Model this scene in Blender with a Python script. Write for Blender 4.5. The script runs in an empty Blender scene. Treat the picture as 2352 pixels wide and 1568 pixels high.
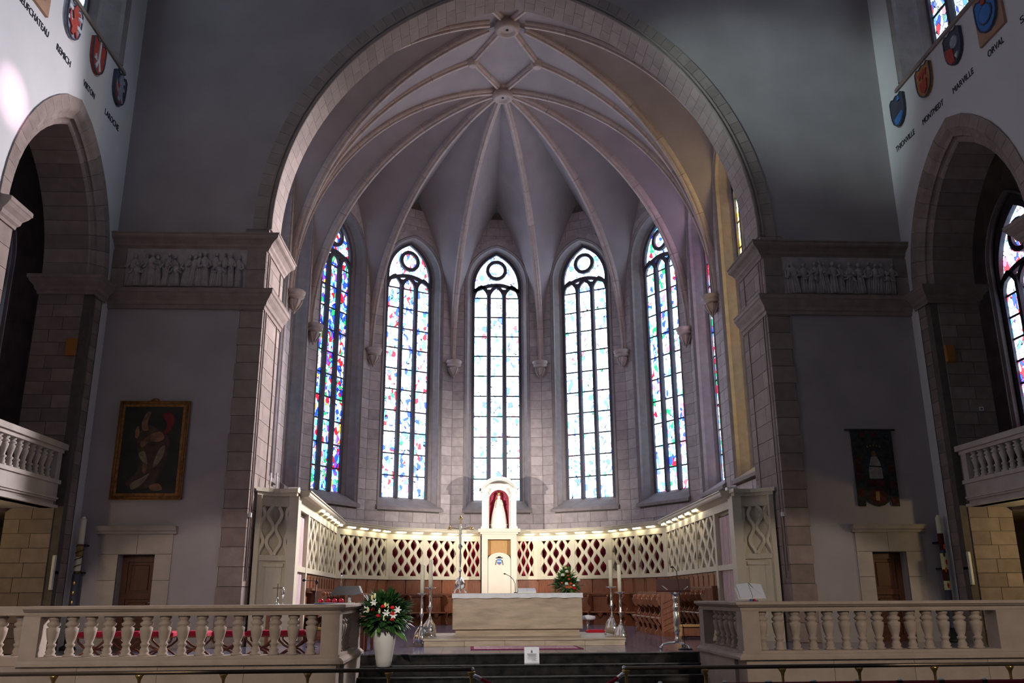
import bpy, math, random
from mathutils import Matrix, Vector
random.seed(7)
SC = bpy.context.scene
COL = SC.collection
PI = math.pi

# ------------------------------------------------------------------ camera
cam = bpy.data.cameras.new('camera')
cam.sensor_width = 36.0
cam.lens = 36.0 * 2006.11 / 2352.0
cam.clip_end = 200
cam_o = bpy.data.objects.new('camera', cam)
COL.objects.link(cam_o)
_p, _y, _r = 0.282392251, -0.0506740345, -0.00612956843
_f = Vector((0, math.cos(_p), math.sin(_p))); _u = Vector((0, -math.sin(_p), math.cos(_p))); _x = Vector((1, 0, 0))
_Rz = Matrix.Rotation(_y, 3, 'Z')
_f, _u, _x = _Rz @ _f, _Rz @ _u, _Rz @ _x
_x2 = math.cos(_r) * _x + math.sin(_r) * _u
_u2 = -math.sin(_r) * _x + math.cos(_r) * _u
_m = Matrix(((_x2.x, _u2.x, -_f.x, -1.19336), (_x2.y, _u2.y, -_f.y, 0.0), (_x2.z, _u2.z, -_f.z, 1.7), (0, 0, 0, 1)))
cam_o.matrix_world = _m
SC.camera = cam_o

# ------------------------------------------------------------------ world, exposure
SC.view_settings.view_transform = 'Standard'
SC.view_settings.look = 'None'
SC.view_settings.exposure = 0.0
SC.view_settings.gamma = 1.0
SC.view_settings.use_curve_mapping = False
SC.cycles.max_bounces = 6
SC.cycles.diffuse_bounces = 4
SC.cycles.glossy_bounces = 3
SC.cycles.sample_clamp_indirect = 4.0
SC.cycles.caustics_reflective = False
SC.cycles.caustics_refractive = False
w = bpy.data.worlds.new('world'); SC.world = w
w.use_nodes = True
w.node_tree.nodes['Background'].inputs[0].default_value = (0.75, 0.85, 1.0, 1)
w.node_tree.nodes['Background'].inputs[1].default_value = .4
# strengths of the daylight in the stained glass (radiance of the panes)
GL_APSE = 6.4
GL_SIDE = 3.6
GL_SUN = 9.0      # the sunny side of the choir
GL_NAVE_R = .8
GL_NAVE_L = .4
GL_WEST = .5

def spot(name, loc, aim, watts, deg, col=(1, .9, .75), blend=.5, r=.08):
    l = bpy.data.lights.new(name, 'SPOT'); l.energy = watts; l.spot_size = math.radians(deg); l.spot_blend = blend
    l.color = col; l.shadow_soft_size = r
    o = bpy.data.objects.new(name, l); COL.objects.link(o); o.location = loc
    o.rotation_euler = (Vector(aim) - Vector(loc)).to_track_quat('-Z', 'Y').to_euler()
    return o
def point(name, loc, watts, col=(1, .85, .6), r=.1):
    l = bpy.data.lights.new(name, 'POINT'); l.energy = watts; l.color = col; l.shadow_soft_size = r
    o = bpy.data.objects.new(name, l); COL.objects.link(o); o.location = loc
    return o
# flood lamps standing on the two wings of the choir screen, turned on the niche
spot('flood_light_left', (-5.55, 22.6, 4.62), (0.1, 34.6, 5.0), 4800, 40, (1, .93, .84), .8, .04)
spot('flood_light_right', (5.55, 22.6, 4.62), (-0.1, 34.6, 5.0), 4800, 40, (1, .93, .84), .8, .04)
# sunlight through the sunny windows of the choir, falling on the opposite pier
spot('daylight_on_left_pier', (6.3, 29.3, 10.5), (-6.2, 20.6, 7.0), 19000, 62, (1, .92, .95), .9, 1.3)
spot('daylight_on_choir_floor', (6.3, 31.0, 12.0), (-4.5, 17.0, 1.2), 9000, 22, (1, .90, .95), .8, .8)
# warm nave spot lamps on the balustrades, plus a fill spot for the altar
spot('nave_spot_left', (-5.6, 0.5, 6.6), (-6.3, 15.6, 0.8), 2600, 25, (1, .84, .68), .25, .10)
spot('nave_spot_right', (5.6, 0.5, 6.6), (5.9, 15.6, 0.8), 2600, 25, (1, .84, .68), .25, .10)
spot('altar_fill_spot', (-2.5, -1.0, 8.5), (0.1, 20.5, 1.3), 9000, 21, (1, .91, .80), .5, .12)  # unseen added spot that brightens the altar and floor vase
# daylight falling in through the clerestory windows of the nave
spot('daylight_on_left_wall', (9.2, 8.5, 18.3), (-9.8, 15.0, 13.2), 3600, 30, (.70, .82, 1), 1.0, .8)
spot('pink_sun_patch', (9.2, 6.0, 17.0), (-9.8, 14.95, 10.75), 24000, 3.6, (1, .60, .78), 1.0, .05)
spot('daylight_on_east_wall', (-9.2, 11.0, 18.3), (7.3, 20.25, 14.6), 6000, 18, (.78, 1, .97), 1.0, .4)
# warm lamps under the galleries of the aisles
point('gallery_lamp_left', (-11.6, 17.0, 3.0), 45, (1, .78, .38))
point('gallery_lamp_right', (11.6, 17.0, 3.0), 90, (1, .78, .38))

# ------------------------------------------------------------------ helpers
WM = {}
def tag(o, label=None, cat=None, group=None, kind=None):
    if label: o['label'] = label
    if cat: o['category'] = cat
    if group: o['group'] = group
    if kind: o['kind'] = kind
    return o
def thing(name, label, cat, loc=(0, 0, 0), rz=0, group=None, kind=None):
    o = bpy.data.objects.new(name, None); COL.objects.link(o)
    o.empty_display_size = .2
    o.location = loc; o.rotation_euler = (0, 0, rz)
    WM[o.name] = Matrix.Translation(loc) @ Matrix.Rotation(rz, 4, 'Z')
    return tag(o, label, cat, group, kind)
def dup(root, loc, rz=None, label=None, parent=None, sx=1):
    c = root.copy(); COL.objects.link(c)
    if loc is not None: c.location = loc
    if rz is not None: c.rotation_euler = (0, 0, rz)
    if parent: c.parent = parent
    if label: c['label'] = label
    WM[c.name] = Matrix.Translation(c.location) @ Matrix.Rotation(c.rotation_euler[2], 4, 'Z')
    for ch in KIDS.get(root.name, ()): 
        d = dup(ch, None, None, None, c)
        KIDS.setdefault(c.name, []).append(d)
    return c
KIDS = {}
ORD = ['first', 'second', 'third', 'fourth', 'fifth', 'sixth', 'seventh', 'eighth', 'ninth', 'tenth', 'eleventh', 'twelfth', 'thirteenth', 'fourteenth', 'fifteenth', 'sixteenth', 'seventeenth', 'eighteenth', 'nineteenth', 'twentieth']

class G:
    def __init__(s): s.v = []; s.f = []; s.s = []
    def add(s, v, f, sm=False):
        n = len(s.v); s.v += [tuple(p) for p in v]; s.f += [tuple(i + n for i in q) for q in f]; s.s += [sm] * len(f); return s
    def box(s, x0, x1, y0, y1, z0, z1):
        return s.hexa([(x0, y0, z0), (x1, y0, z0), (x1, y1, z0), (x0, y1, z0), (x0, y0, z1), (x1, y0, z1), (x1, y1, z1), (x0, y1, z1)])
    def hexa(s, p):
        return s.add(p, [(3, 2, 1, 0), (4, 5, 6, 7), (0, 1, 5, 4), (1, 2, 6, 5), (2, 3, 7, 6), (3, 0, 4, 7)])
    def bev(s, x0, x1, y0, y1, z0, z1, b=.02):
        # box with chamfered vertical and top edges
        def ring(d, z): return [(x0 + d, y0, z), (x1 - d, y0, z), (x1, y0 + d, z), (x1, y1 - d, z), (x1 - d, y1, z), (x0 + d, y1, z), (x0, y1 - d, z), (x0, y0 + d, z)]
        def inn(z): return [(x0 + b, y0 + b, z), (x1 - b, y0 + b, z), (x1 - b, y0 + b, z), (x1 - b, y1 - b, z), (x1 - b, y1 - b, z), (x0 + b, y1 - b, z), (x0 + b, y1 - b, z), (x0 + b, y0 + b, z)]
        r = [ring(b, z0), ring(b, z1 - b)]
        v = r[0] + r[1]
        top = [(x0 + b, y0 + b, z1), (x1 - b, y0 + b, z1), (x1 - b, y1 - b, z1), (x0 + b, y1 - b, z1)]
        f = [tuple(range(7, -1, -1))] + [(i, (i + 1) % 8, 8 + (i + 1) % 8, 8 + i) for i in range(8)]
        v = v + top
        f += [(8, 9, 17, 16), (9, 10, 17), (10, 11, 18, 17), (11, 12, 18), (12, 13, 19, 18), (13, 14, 19), (14, 15, 16, 19), (15, 8, 16), (16, 17, 18, 19)]
        return s.add(v, f)
    def lathe(s, prof, c=(0, 0, 0), n=16, a0=0, a1=2 * PI, sm=True, sx=1, sy=1):
        full = abs(a1 - a0 - 2 * PI) < 1e-6
        m = n if full else n + 1
        v = []
        for r, z in prof:
            for i in range(m):
                a = a0 + (a1 - a0) * i / n
                v.append((c[0] + sx * r * math.cos(a), c[1] + sy * r * math.sin(a), c[2] + z))
        f = []
        for j in range(len(prof) - 1):
            for i in range(n):
                k = (i + 1) % m
                f.append((j * m + i, j * m + k, (j + 1) * m + k, (j + 1) * m + i))
        s.add(v, f, sm)
        if full:
            b = len(s.v) - len(v)
            if prof[0][0] > 1e-4: s.f.append(tuple(b + i for i in range(m - 1, -1, -1))); s.s.append(False)
            if prof[-1][0] > 1e-4: s.f.append(tuple(b + (len(prof) - 1) * m + i for i in range(m))); s.s.append(False)
        return s
    def sweep(s, pts, sec, up=(0, 0, 1), closed=False, cap=True, sm=False, scale=None):
        # sec: list of (side, up) offsets
        P = [Vector(p) for p in pts]; n = len(P); U = Vector(up); v = []
        for i in range(n):
            a = P[i - 1] if (i > 0 or closed) else P[i]
            b = P[(i + 1) % n] if (i < n - 1 or closed) else P[i]
            t = (b - a).normalized()
            side = t.cross(U)
            if side.length < 1e-5: side = t.cross(Vector((1, 0, 0)))
            side.normalize(); uu = side.cross(t).normalized()
            k = scale[i] if scale else 1
            for p, q in sec: v.append(P[i] + side * p * k + uu * q * k)
        m = len(sec); f = []
        for i in range(n if closed else n - 1):
            j = (i + 1) % n
            for k in range(m):
                l = (k + 1) % m
                f.append((i * m + k, i * m + l, j * m + l, j * m + k))
        if cap and not closed:
            f.append(tuple(range(m - 1, -1, -1))); f.append(tuple((n - 1) * m + k for k in range(m)))
        s.add(v, f, sm); return s
    def tube(s, pts, r, n=8, closed=False, scale=None):
        up = (0, 0, 1)
        d = Vector(pts[-1]) - Vector(pts[0])
        if abs(d.z) > .8 * d.length and not closed: up = (0, 1, 0)
        return s.sweep(pts, [(r * math.cos(2 * PI * k / n), r * math.sin(2 * PI * k / n)) for k in range(n)], up, closed, True, True, scale)
    def ell(s, c, r, n=10, m=6, rot=None):
        if not hasattr(r, '__len__'): r = (r, r, r)
        v = [(0, 0, -1)]
        for j in range(1, m):
            b = -PI / 2 + PI * j / m
            for i in range(n):
                a = 2 * PI * i / n
                v.append((math.cos(b) * math.cos(a), math.cos(b) * math.sin(a), math.sin(b)))
        v.append((0, 0, 1)); f = []
        for i in range(n): f.append((0, 1 + (i + 1) % n, 1 + i))
        for j in range(m - 2):
            for i in range(n):
                f.append((1 + j * n + i, 1 + j * n + (i + 1) % n, 1 + (j + 1) * n + (i + 1) % n, 1 + (j + 1) * n + i))
        t = len(v) - 1
        for i in range(n): f.append((1 + (m - 2) * n + i, 1 + (m - 2) * n + (i + 1) % n, t))
        out = []
        for p in v:
            q = Vector((p[0] * r[0], p[1] * r[1], p[2] * r[2]))
            if rot is not None: q = rot @ q
            out.append((c[0] + q.x, c[1] + q.y, c[2] + q.z))
        return s.add(out, f, True)
    def prism(s, poly, fn, d0, d1, sm=False):
        # poly in 2D, fn(a, b, d) -> xyz
        n = len(poly)
        v = [fn(a, b, d0) for a, b in poly] + [fn(a, b, d1) for a, b in poly]
        f = [tuple(range(n)), tuple(range(2 * n - 1, n - 1, -1))]
        s.add(v, f)
        return s.add(v, [(i, n + i, n + (i + 1) % n, (i + 1) % n) for i in range(n)], sm)
    def quad(s, a, b, c, d): return s.add([a, b, c, d], [(0, 1, 2, 3)])
    def grid(s, rows, sm=True, closed=False):
        m = len(rows[0]); v = [p for r in rows for p in r]; f = []
        for j in range(len(rows) - 1):
            for i in range(m if closed else m - 1):
                k = (i + 1) % m
                f.append((j * m + i, j * m + k, (j + 1) * m + k, (j + 1) * m + i))
        return s.add(v, f, sm)
    def obj(s, name, mat, parent=None, local=False, origin=None, label=None, kind=None):
        V = [Vector(p) for p in s.v]
        if parent is not None and not local:
            inv = WM[parent.name].inverted(); V = [inv @ p for p in V]
        if origin is None:
            xs = [p.x for p in V]; ys = [p.y for p in V]; zs = [p.z for p in V]
            o0 = Vector(((min(xs) + max(xs)) / 2, (min(ys) + max(ys)) / 2, min(zs)))
        else: o0 = Vector(origin)
        me = bpy.data.meshes.new(name)
        me.from_pydata([p - o0 for p in V], [], s.f)
        if any(s.s): me.polygons.foreach_set('use_smooth', s.s)
        me.materials.append(MAT[mat])
        o = bpy.data.objects.new(name, me); COL.objects.link(o)
        o.location = o0
        base = Matrix.Identity(4)
        if parent is not None:
            o.parent = parent; base = WM[parent.name]
            KIDS.setdefault(parent.name, []).append(o)
        WM[o.name] = base @ Matrix.Translation(o0)
        if label: o['label'] = label
        if kind: o['kind'] = kind
        return o
def place_copy(src, parent, loc, rz=0):
    # a copy of a part that shares its mesh, placed in the frame of its parent
    c = src.copy(); COL.objects.link(c); c.parent = parent; c.location = loc; c.rotation_euler = (0, 0, rz)
    WM[c.name] = WM[parent.name] @ Matrix.Translation(loc) @ Matrix.Rotation(rz, 4, 'Z')
    KIDS.setdefault(parent.name, []).append(c)
    return c

# ------------------------------------------------------------------ materials (all procedural)
MAT = {}
def M(name, col, rough=.85, metal=0., var=.0, nscale=3., namt=.12, bump=0., bscale=30., spec=.3, col2=None, stretch=None, det=4, space='Object', emit=0.):
    m = bpy.data.materials.new(name); m.use_nodes = True; nt = m.node_tree; N = nt.nodes; L = nt.links
    b = N['Principled BSDF']
    b.inputs['Roughness'].default_value = rough; b.inputs['Metallic'].default_value = metal
    b.inputs['Specular IOR Level'].default_value = spec
    tc = N.new('ShaderNodeTexCoord'); src = tc.outputs['Object']
    if space == 'World': src = N.new('ShaderNodeNewGeometry').outputs['Position']
    mp = N.new('ShaderNodeMapping'); L.new(src, mp.inputs['Vector'])
    if stretch: mp.inputs['Scale'].default_value = stretch
    oi = N.new('ShaderNodeObjectInfo')
    ad = N.new('ShaderNodeVectorMath'); ad.operation = 'MULTIPLY_ADD'
    cb = N.new('ShaderNodeCombineXYZ')
    for k in range(3): L.new(oi.outputs['Random'], cb.inputs[k])
    L.new(cb.outputs[0], ad.inputs[0]); ad.inputs[1].default_value = (37, 53, 71) if space == 'Object' else (0, 0, 0); L.new(mp.outputs[0], ad.inputs[2])
    nz = N.new('ShaderNodeTexNoise'); nz.inputs['Scale'].default_value = nscale; nz.inputs['Detail'].default_value = det
    L.new(ad.outputs[0], nz.inputs['Vector'])
    mx = N.new('ShaderNodeMix'); mx.data_type = 'RGBA'
    rp = N.new('ShaderNodeMapRange'); rp.inputs[1].default_value = .3; rp.inputs[2].default_value = .7
    L.new(nz.outputs['Fac'], rp.inputs[0]); L.new(rp.outputs[0], mx.inputs[0])
    c = Vector(col); c2 = Vector(col2) if col2 else None
    mx.inputs[6].default_value = (*(c * (1 - namt)), 1); mx.inputs[7].default_value = (*(c2 if c2 else c * (1 + namt)), 1)
    out = mx.outputs[2]
    if var:
        mr = N.new('ShaderNodeMapRange'); mr.inputs[3].default_value = 1 - var; mr.inputs[4].default_value = 1 + var
        L.new(oi.outputs['Random'], mr.inputs[0])
        sc = N.new('ShaderNodeVectorMath'); sc.operation = 'SCALE'; L.new(out, sc.inputs[0]); L.new(mr.outputs[0], sc.inputs['Scale']); out = sc.outputs[0]
    L.new(out, b.inputs['Base Color'])
    if bump:
        n2 = N.new('ShaderNodeTexNoise'); n2.inputs['Scale'].default_value = bscale; n2.inputs['Detail'].default_value = 3; L.new(ad.outputs[0], n2.inputs['Vector'])
        bp = N.new('ShaderNodeBump'); bp.inputs['Strength'].default_value = bump; bp.inputs['Distance'].default_value = .02
        L.new(n2.outputs['Fac'], bp.inputs['Height']); L.new(bp.outputs[0], b.inputs['Normal'])
    if emit:
        b.inputs['Emission Color'].default_value = (*col, 1); b.inputs['Emission Strength'].default_value = emit
    MAT[name] = m; return m
def lamp_mat(name, col, strength):
    m = bpy.data.materials.new(name); m.use_nodes = True; b = m.node_tree.nodes['Principled BSDF']
    b.inputs['Base Color'].default_value = (*col, 1); b.inputs['Emission Color'].default_value = (*col, 1); b.inputs['Emission Strength'].default_value = strength
    MAT[name] = m
def stained(name, strength, white, pal, scale=6.5, lead=.03, zfade=None):
    """leaded glass lit by the daylight behind it: random pieces of colour, dark leads, lighter and darker fields"""
    m = bpy.data.materials.new(name); m.use_nodes = True; nt = m.node_tree; N = nt.nodes; L = nt.links
    for n in list(N): N.remove(n)
    out = N.new('ShaderNodeOutputMaterial'); em = N.new('ShaderNodeEmission'); gl = N.new('ShaderNodeBsdfGlossy'); gl.inputs['Roughness'].default_value = .25
    ge = N.new('ShaderNodeNewGeometry'); mp = N.new('ShaderNodeMapping'); mp.inputs['Scale'].default_value = (1, 1, .75); L.new(ge.outputs['Position'], mp.inputs['Vector'])
    # wobble the coordinates so the pieces get bent outlines
    nz = N.new('ShaderNodeTexNoise'); nz.inputs['Scale'].default_value = 4; L.new(mp.outputs[0], nz.inputs['Vector'])
    va = N.new('ShaderNodeVectorMath'); va.operation = 'MULTIPLY_ADD'; L.new(nz.outputs['Color'], va.inputs[0]); va.inputs[1].default_value = (.22, .22, .22); L.new(mp.outputs[0], va.inputs[2])
    v1 = N.new('ShaderNodeTexVoronoi'); v1.inputs['Scale'].default_value = scale; L.new(va.outputs[0], v1.inputs['Vector'])
    v2 = N.new('ShaderNodeTexVoronoi'); v2.feature = 'DISTANCE_TO_EDGE'; v2.inputs['Scale'].default_value = scale; L.new(va.outputs[0], v2.inputs['Vector'])
    sp = N.new('ShaderNodeSeparateColor'); L.new(v1.outputs['Color'], sp.inputs[0])
    big = N.new('ShaderNodeTexNoise'); big.inputs['Scale'].default_value = .9; big.inputs['Detail'].default_value = 2; L.new(mp.outputs[0], big.inputs['Vector'])
    # palette position: piece random plus the large field
    a = N.new('ShaderNodeMath'); a.operation = 'MULTIPLY_ADD'; L.new(sp.outputs[0], a.inputs[0]); a.inputs[1].default_value = .75
    b2 = N.new('ShaderNodeMath'); b2.operation = 'MULTIPLY_ADD'; L.new(big.outputs['Fac'], b2.inputs[0]); b2.inputs[1].default_value = .9; b2.inputs[2].default_value = -.32; L.new(b2.outputs[0], a.inputs[2])
    cr = N.new('ShaderNodeValToRGB'); cr.color_ramp.interpolation = 'CONSTANT'
    els = cr.color_ramp.elements
    while len(els) > 1: els.remove(els[-1])
    els[0].position = 0; els[0].color = (*pal[0], 1)
    for i, c in enumerate(pal[1:], 1):
        e = els.new(i / len(pal)); e.color = (*c, 1)
    L.new(a.outputs[0], cr.inputs[0])
    # how far a piece is washed out to white by the daylight
    wr = N.new('ShaderNodeMapRange'); wr.inputs[1].default_value = white[2]; wr.inputs[2].default_value = white[2] + .25
    wr.inputs[3].default_value = white[0]; wr.inputs[4].default_value = white[1]; L.new(sp.outputs[1], wr.inputs[0])
    wsrc = wr.outputs[0]
    if zfade:
        sx = N.new('ShaderNodeSeparateXYZ'); L.new(ge.outputs['Position'], sx.inputs[0])
        zr = N.new('ShaderNodeMapRange'); zr.inputs[1].default_value = zfade[0]; zr.inputs[2].default_value = zfade[1]; zr.inputs[3].default_value = zfade[2]; zr.inputs[4].default_value = 1
        L.new(sx.outputs[2], zr.inputs[0]); mm = N.new('ShaderNodeMath'); mm.operation = 'MULTIPLY'; L.new(wsrc, mm.inputs[0]); L.new(zr.outputs[0], mm.inputs[1]); wsrc = mm.outputs[0]
    mx = N.new('ShaderNodeMix'); mx.data_type = 'RGBA'; L.new(wsrc, mx.inputs[0]); L.new(cr.outputs[0], mx.inputs[6]); mx.inputs[7].default_value = (.68, .85, 1, 1)
    ld = N.new('ShaderNodeMapRange'); ld.inputs[1].default_value = lead * .5; ld.inputs[2].default_value = lead; ld.inputs[3].default_value = .02; L.new(v2.outputs['Distance'], ld.inputs[0])
    st = N.new('ShaderNodeMath'); st.operation = 'MULTIPLY'; L.new(ld.outputs[0], st.inputs[0]); st.inputs[1].default_value = strength
    L.new(mx.outputs[2], em.inputs[0]); L.new(st.outputs[0], em.inputs[1])
    ad = N.new('ShaderNodeMixShader'); ad.inputs[0].default_value = .04; L.new(em.outputs[0], ad.inputs[1]); L.new(gl.outputs[0], ad.inputs[2]); L.new(ad.outputs[0], out.inputs[0])
    MAT[name] = m
BLUE = (.02, .07, .75); DBLUE = (.01, .02, .3); RED = (.62, .012, .03); CYAN = (.12, .5, .9); GREEN = (.02, .32, .12); GOLD = (.8, .45, .05); WHITE = (.85, .93, 1); VIOLET = (.2, .05, .5); ROSE = (.8, .16, .3)
stained('glass_white', GL_APSE, (.10, 1.0, .30), [RED, CYAN, WHITE, BLUE, WHITE, GREEN, CYAN, WHITE, ROSE, WHITE, BLUE, CYAN], 6.5, .035)
stained('glass_cyan', GL_APSE * .8, (.03, .95, .38), [GREEN, CYAN, WHITE, BLUE, CYAN, RED, WHITE, CYAN, BLUE, WHITE, ROSE, CYAN], 6.5, .038)
stained('glass_rich', GL_SIDE * .8, (.0, .75, .60), [RED, BLUE, WHITE, CYAN, DBLUE, WHITE, GREEN, RED, CYAN, BLUE, VIOLET, GOLD], 6.5, .04, (5.5, 9, .35))
stained('glass_half', GL_APSE * .75, (.0, .95, .40), [BLUE, RED, CYAN, WHITE, BLUE, WHITE, GREEN, ROSE, WHITE, CYAN, BLUE, WHITE], 6., .03, (5.5, 9, .55))
stained('glass_sunny', GL_SUN, (.0, .7, .55), [RED, ROSE, BLUE, RED, WHITE, CYAN, RED, WHITE, GREEN, VIOLET], 6.5, .04)
stained('glass_gold', GL_SUN * .8, (.0, .4, .5), [GOLD, (1, .8, .3), GOLD, (1, .45, .05), (1, .75, .2), GREEN, GOLD, (1, .5, .1)], 6, .03)
stained('glass_red', GL_SIDE * 1.0, (.05, .95, .4), [RED, ROSE, BLUE, RED, WHITE, CYAN, RED, VIOLET], 6, .035)
stained('glass_clerestory', 1.5, (.1, 1, .35), [BLUE, CYAN, WHITE, BLUE, WHITE, GREEN, CYAN, RED, WHITE], 6, .035)
stained('glass_nave', GL_NAVE_R, (.5, 1, .3), [BLUE, CYAN, WHITE, BLUE, WHITE, GREEN, CYAN, RED, WHITE], 4.5, .03)
stained('glass_nave_dim', GL_NAVE_L, (.3, 1, .3), [BLUE, CYAN, WHITE, VIOLET, WHITE, ROSE, CYAN, RED, WHITE], 4.5, .03)
stained('glass_west', GL_WEST, (.6, 1, .3), [(1, .9, .75), (1, .8, .7), WHITE, GOLD, WHITE, ROSE], 3, .03)
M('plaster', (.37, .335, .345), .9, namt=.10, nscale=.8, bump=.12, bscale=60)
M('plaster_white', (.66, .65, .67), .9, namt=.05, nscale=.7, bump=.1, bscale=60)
M('web', (.37, .32, .33), .92, namt=.10, nscale=.9, bump=.15, bscale=40)
M('mortar', (.13, .11, .10), .95, namt=.15, nscale=6)
M('stone', (.285, .225, .205), .88, var=.16, namt=.14, nscale=4, bump=.25, bscale=45)
M('stone_choir_lit', (.46, .40, .405), .88, var=.13, namt=.14, nscale=4, bump=.25, bscale=45)  # paler copy of the pier stone, brightening the apse walls by colour
M('stone_pale', (.34, .28, .26), .88, var=.10, namt=.10, nscale=4, bump=.2, bscale=45)
M('stone_brown', (.36, .29, .25), .9, var=.2, namt=.18, nscale=4, bump=.25, bscale=45)
M('stone_rib', (.52, .42, .385), .88, var=.10, namt=.12, nscale=5, bump=.2, bscale=45)
M('balcony_stone', (.50, .45, .41), .85, var=.04, namt=.10, nscale=3, bump=.2, bscale=50)
M('stone_rail', (.40, .325, .27), .85, var=.04, namt=.10, nscale=3, bump=.2, bscale=50)
M('stone_gold', (.48, .37, .22), .9, var=.14, namt=.16, nscale=4, bump=.25, bscale=45)
M('relief', (.42, .375, .37), .8, namt=.12, nscale=6, bump=.2, bscale=40)
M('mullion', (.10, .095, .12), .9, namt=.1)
M('shaded_reveal_stone', (.29, .25, .25), .9, var=.06, namt=.12, nscale=4, bump=.2, bscale=45)  # wall stone darkened: backlit shade of the reveals put into the colour
M('lead', (.05, .05, .06), .7)
M('shaded_stone', (.16, .135, .125), .92, namt=.2, nscale=2)  # stone darkened, the shade of the aisles is in its colour
M('travertine', (.50, .40, .30), .55, namt=.22, nscale=2.2, stretch=(1, 1, 5), col2=(.58, .47, .36), bump=.12, bscale=14, det=8)
M('floor_marble', (.15, .15, .24), .12, namt=.25, nscale=3, spec=.5, det=6)
M('black_marble', (.012, .012, .015), .12, namt=.5, nscale=5, spec=.5, col2=(.03, .027, .024), det=9)
M('edge_highlight', (.12, .12, .13), .2, namt=.3, spec=.6)  # lighter black marble, painted highlight for the step edges
M('nave_floor', (.16, .15, .15), .35, namt=.2)
M('screen', (.66, .60, .47), .55, var=.03, namt=.05, nscale=3)
M('niche_cloth', (.55, .10, .16), .7, namt=.35, nscale=14)
M('lectern_wood', (.06, .022, .016), .4, namt=.2, nscale=5)
M('door_stone', (.37, .325, .295), .88, var=.05, namt=.10, nscale=3, bump=.2, bscale=50)
M('red_cloth_dim', (.20, .006, .022), .8, namt=.25, nscale=6, stretch=(6, 6, .6))  # darkened copy of the crimson hanging, dimmer light put into the colour
M('crimson', (.45, .012, .045), .75, namt=.2, nscale=5)
M('curtain', (.74, .58, .58), .85, namt=.15, nscale=5, stretch=(6, 6, .4))
M('oak', (.19, .062, .03), .38, var=.12, namt=.28, nscale=4, stretch=(9, 9, .8), spec=.45)
M('oak_red', (.24, .08, .038), .4, var=.15, namt=.25, nscale=4, stretch=(9, 9, .8), spec=.4)
M('oak_light', (.46, .26, .10), .45, namt=.15, nscale=5, stretch=(12, 12, .6))
M('door_wood', (.075, .024, .011), .4, namt=.25, nscale=4, stretch=(9, 9, .8), spec=.4)
M('throne_cream', (.72, .64, .53), .6, namt=.03)
M('white_stone', (.8, .78, .72), .6, namt=.03)
M('white_paint', (.82, .82, .80), .45, namt=.02)
M('vase_white', (.72, .70, .67), .35, namt=.02)
M('linen', (.84, .86, .92), .8, namt=.05, nscale=8)
M('paper', (.80, .82, .90), .8, namt=.03, nscale=30)
M('silver', (.82, .81, .78), .14, metal=1, namt=.06)
M('brass', (.55, .36, .13), .28, metal=1, namt=.15)
M('dark_bronze', (.10, .075, .055), .35, metal=.7, namt=.2)
M('gold', (.83, .60, .22), .3, metal=1, namt=.12)
M('gilt', (.24, .11, .035), .42, metal=.5, namt=.35, nscale=12, bump=.4, bscale=60)
M('wax', (.80, .76, .60), .5, namt=.03)
M('black', (.012, .012, .013), .5)
M('grey_paint', (.09, .095, .105), .5)
M('dark_iron', (.03, .03, .032), .5, metal=.5)
M('glass_votive', (.62, .015, .04), .15, spec=.6)
M('blue_cloth', (.03, .06, .22), .8)
M('leaf', (.03, .10, .025), .5, var=.35, namt=.25, nscale=8)
M('leaf_light', (.10, .24, .04), .5, var=.3, namt=.25, nscale=8)
M('petal_white', (.85, .85, .80), .6, namt=.05)
M('petal_red', (.62, .012, .02), .6, namt=.2)
M('petal_orange', (.75, .10, .03), .6, namt=.2)
M('petal_cream', (.72, .72, .38), .6, namt=.1)
M('carpet', (.55, .22, .34), .95, namt=.3, nscale=14, col2=(.75, .55, .62))
M('carpet_edge', (.2, .015, .08), .95)
M('orange_panel', (.42, .17, .04), .7, namt=.1)
M('shield_red', (.40, .06, .05), .6, namt=.2, nscale=9)
M('shield_blue', (.06, .20, .55), .6, namt=.1)
M('shield_grey', (.30, .32, .38), .6, namt=.25, nscale=9)
M('shield_dark', (.07, .075, .11), .6, namt=.2)
M('shield_ochre', (.36, .18, .06), .6, namt=.25, nscale=9)
M('shield_white', (.6, .62, .65), .6, namt=.1)
M('plaque', (.40, .24, .16), .7, namt=.12)
M('ink', (.03, .025, .035), .8)
M('rope_red', (.33, .01, .03), .8, namt=.2, nscale=30)
M('chair_red', (.25, .02, .03), .6, namt=.15)
M('canvas_dark', (.022, .018, .016), .5, namt=.4, nscale=3)
M('flesh_paint', (.21, .10, .055), .55, namt=.6, nscale=5)
M('red_paint', (.17, .014, .014), .55, namt=.3, nscale=7)
M('linen_paint', (.19, .15, .09), .55, namt=.3, nscale=7)
M('brown_paint', (.06, .036, .022), .55, namt=.4, nscale=6)
M('tapestry_dark', (.035, .035, .03), .95, namt=.4, nscale=12)
M('tapestry_red', (.075, .02, .017), .95, namt=.4, nscale=12)
M('tapestry_teal', (.03, .04, .04), .95, namt=.4, nscale=12)
M('tapestry_pale', (.30, .26, .24), .95, namt=.25, nscale=9)
M('tapestry_gold', (.30, .20, .07), .95, namt=.3, nscale=9)
M('sheet_light', (.7, .74, .7), .4)
lamp_mat('lamp_warm', (1, .90, .62), 20.0)
lamp_mat('lamp_soft', (1, .9, .7), 4.0)
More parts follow.
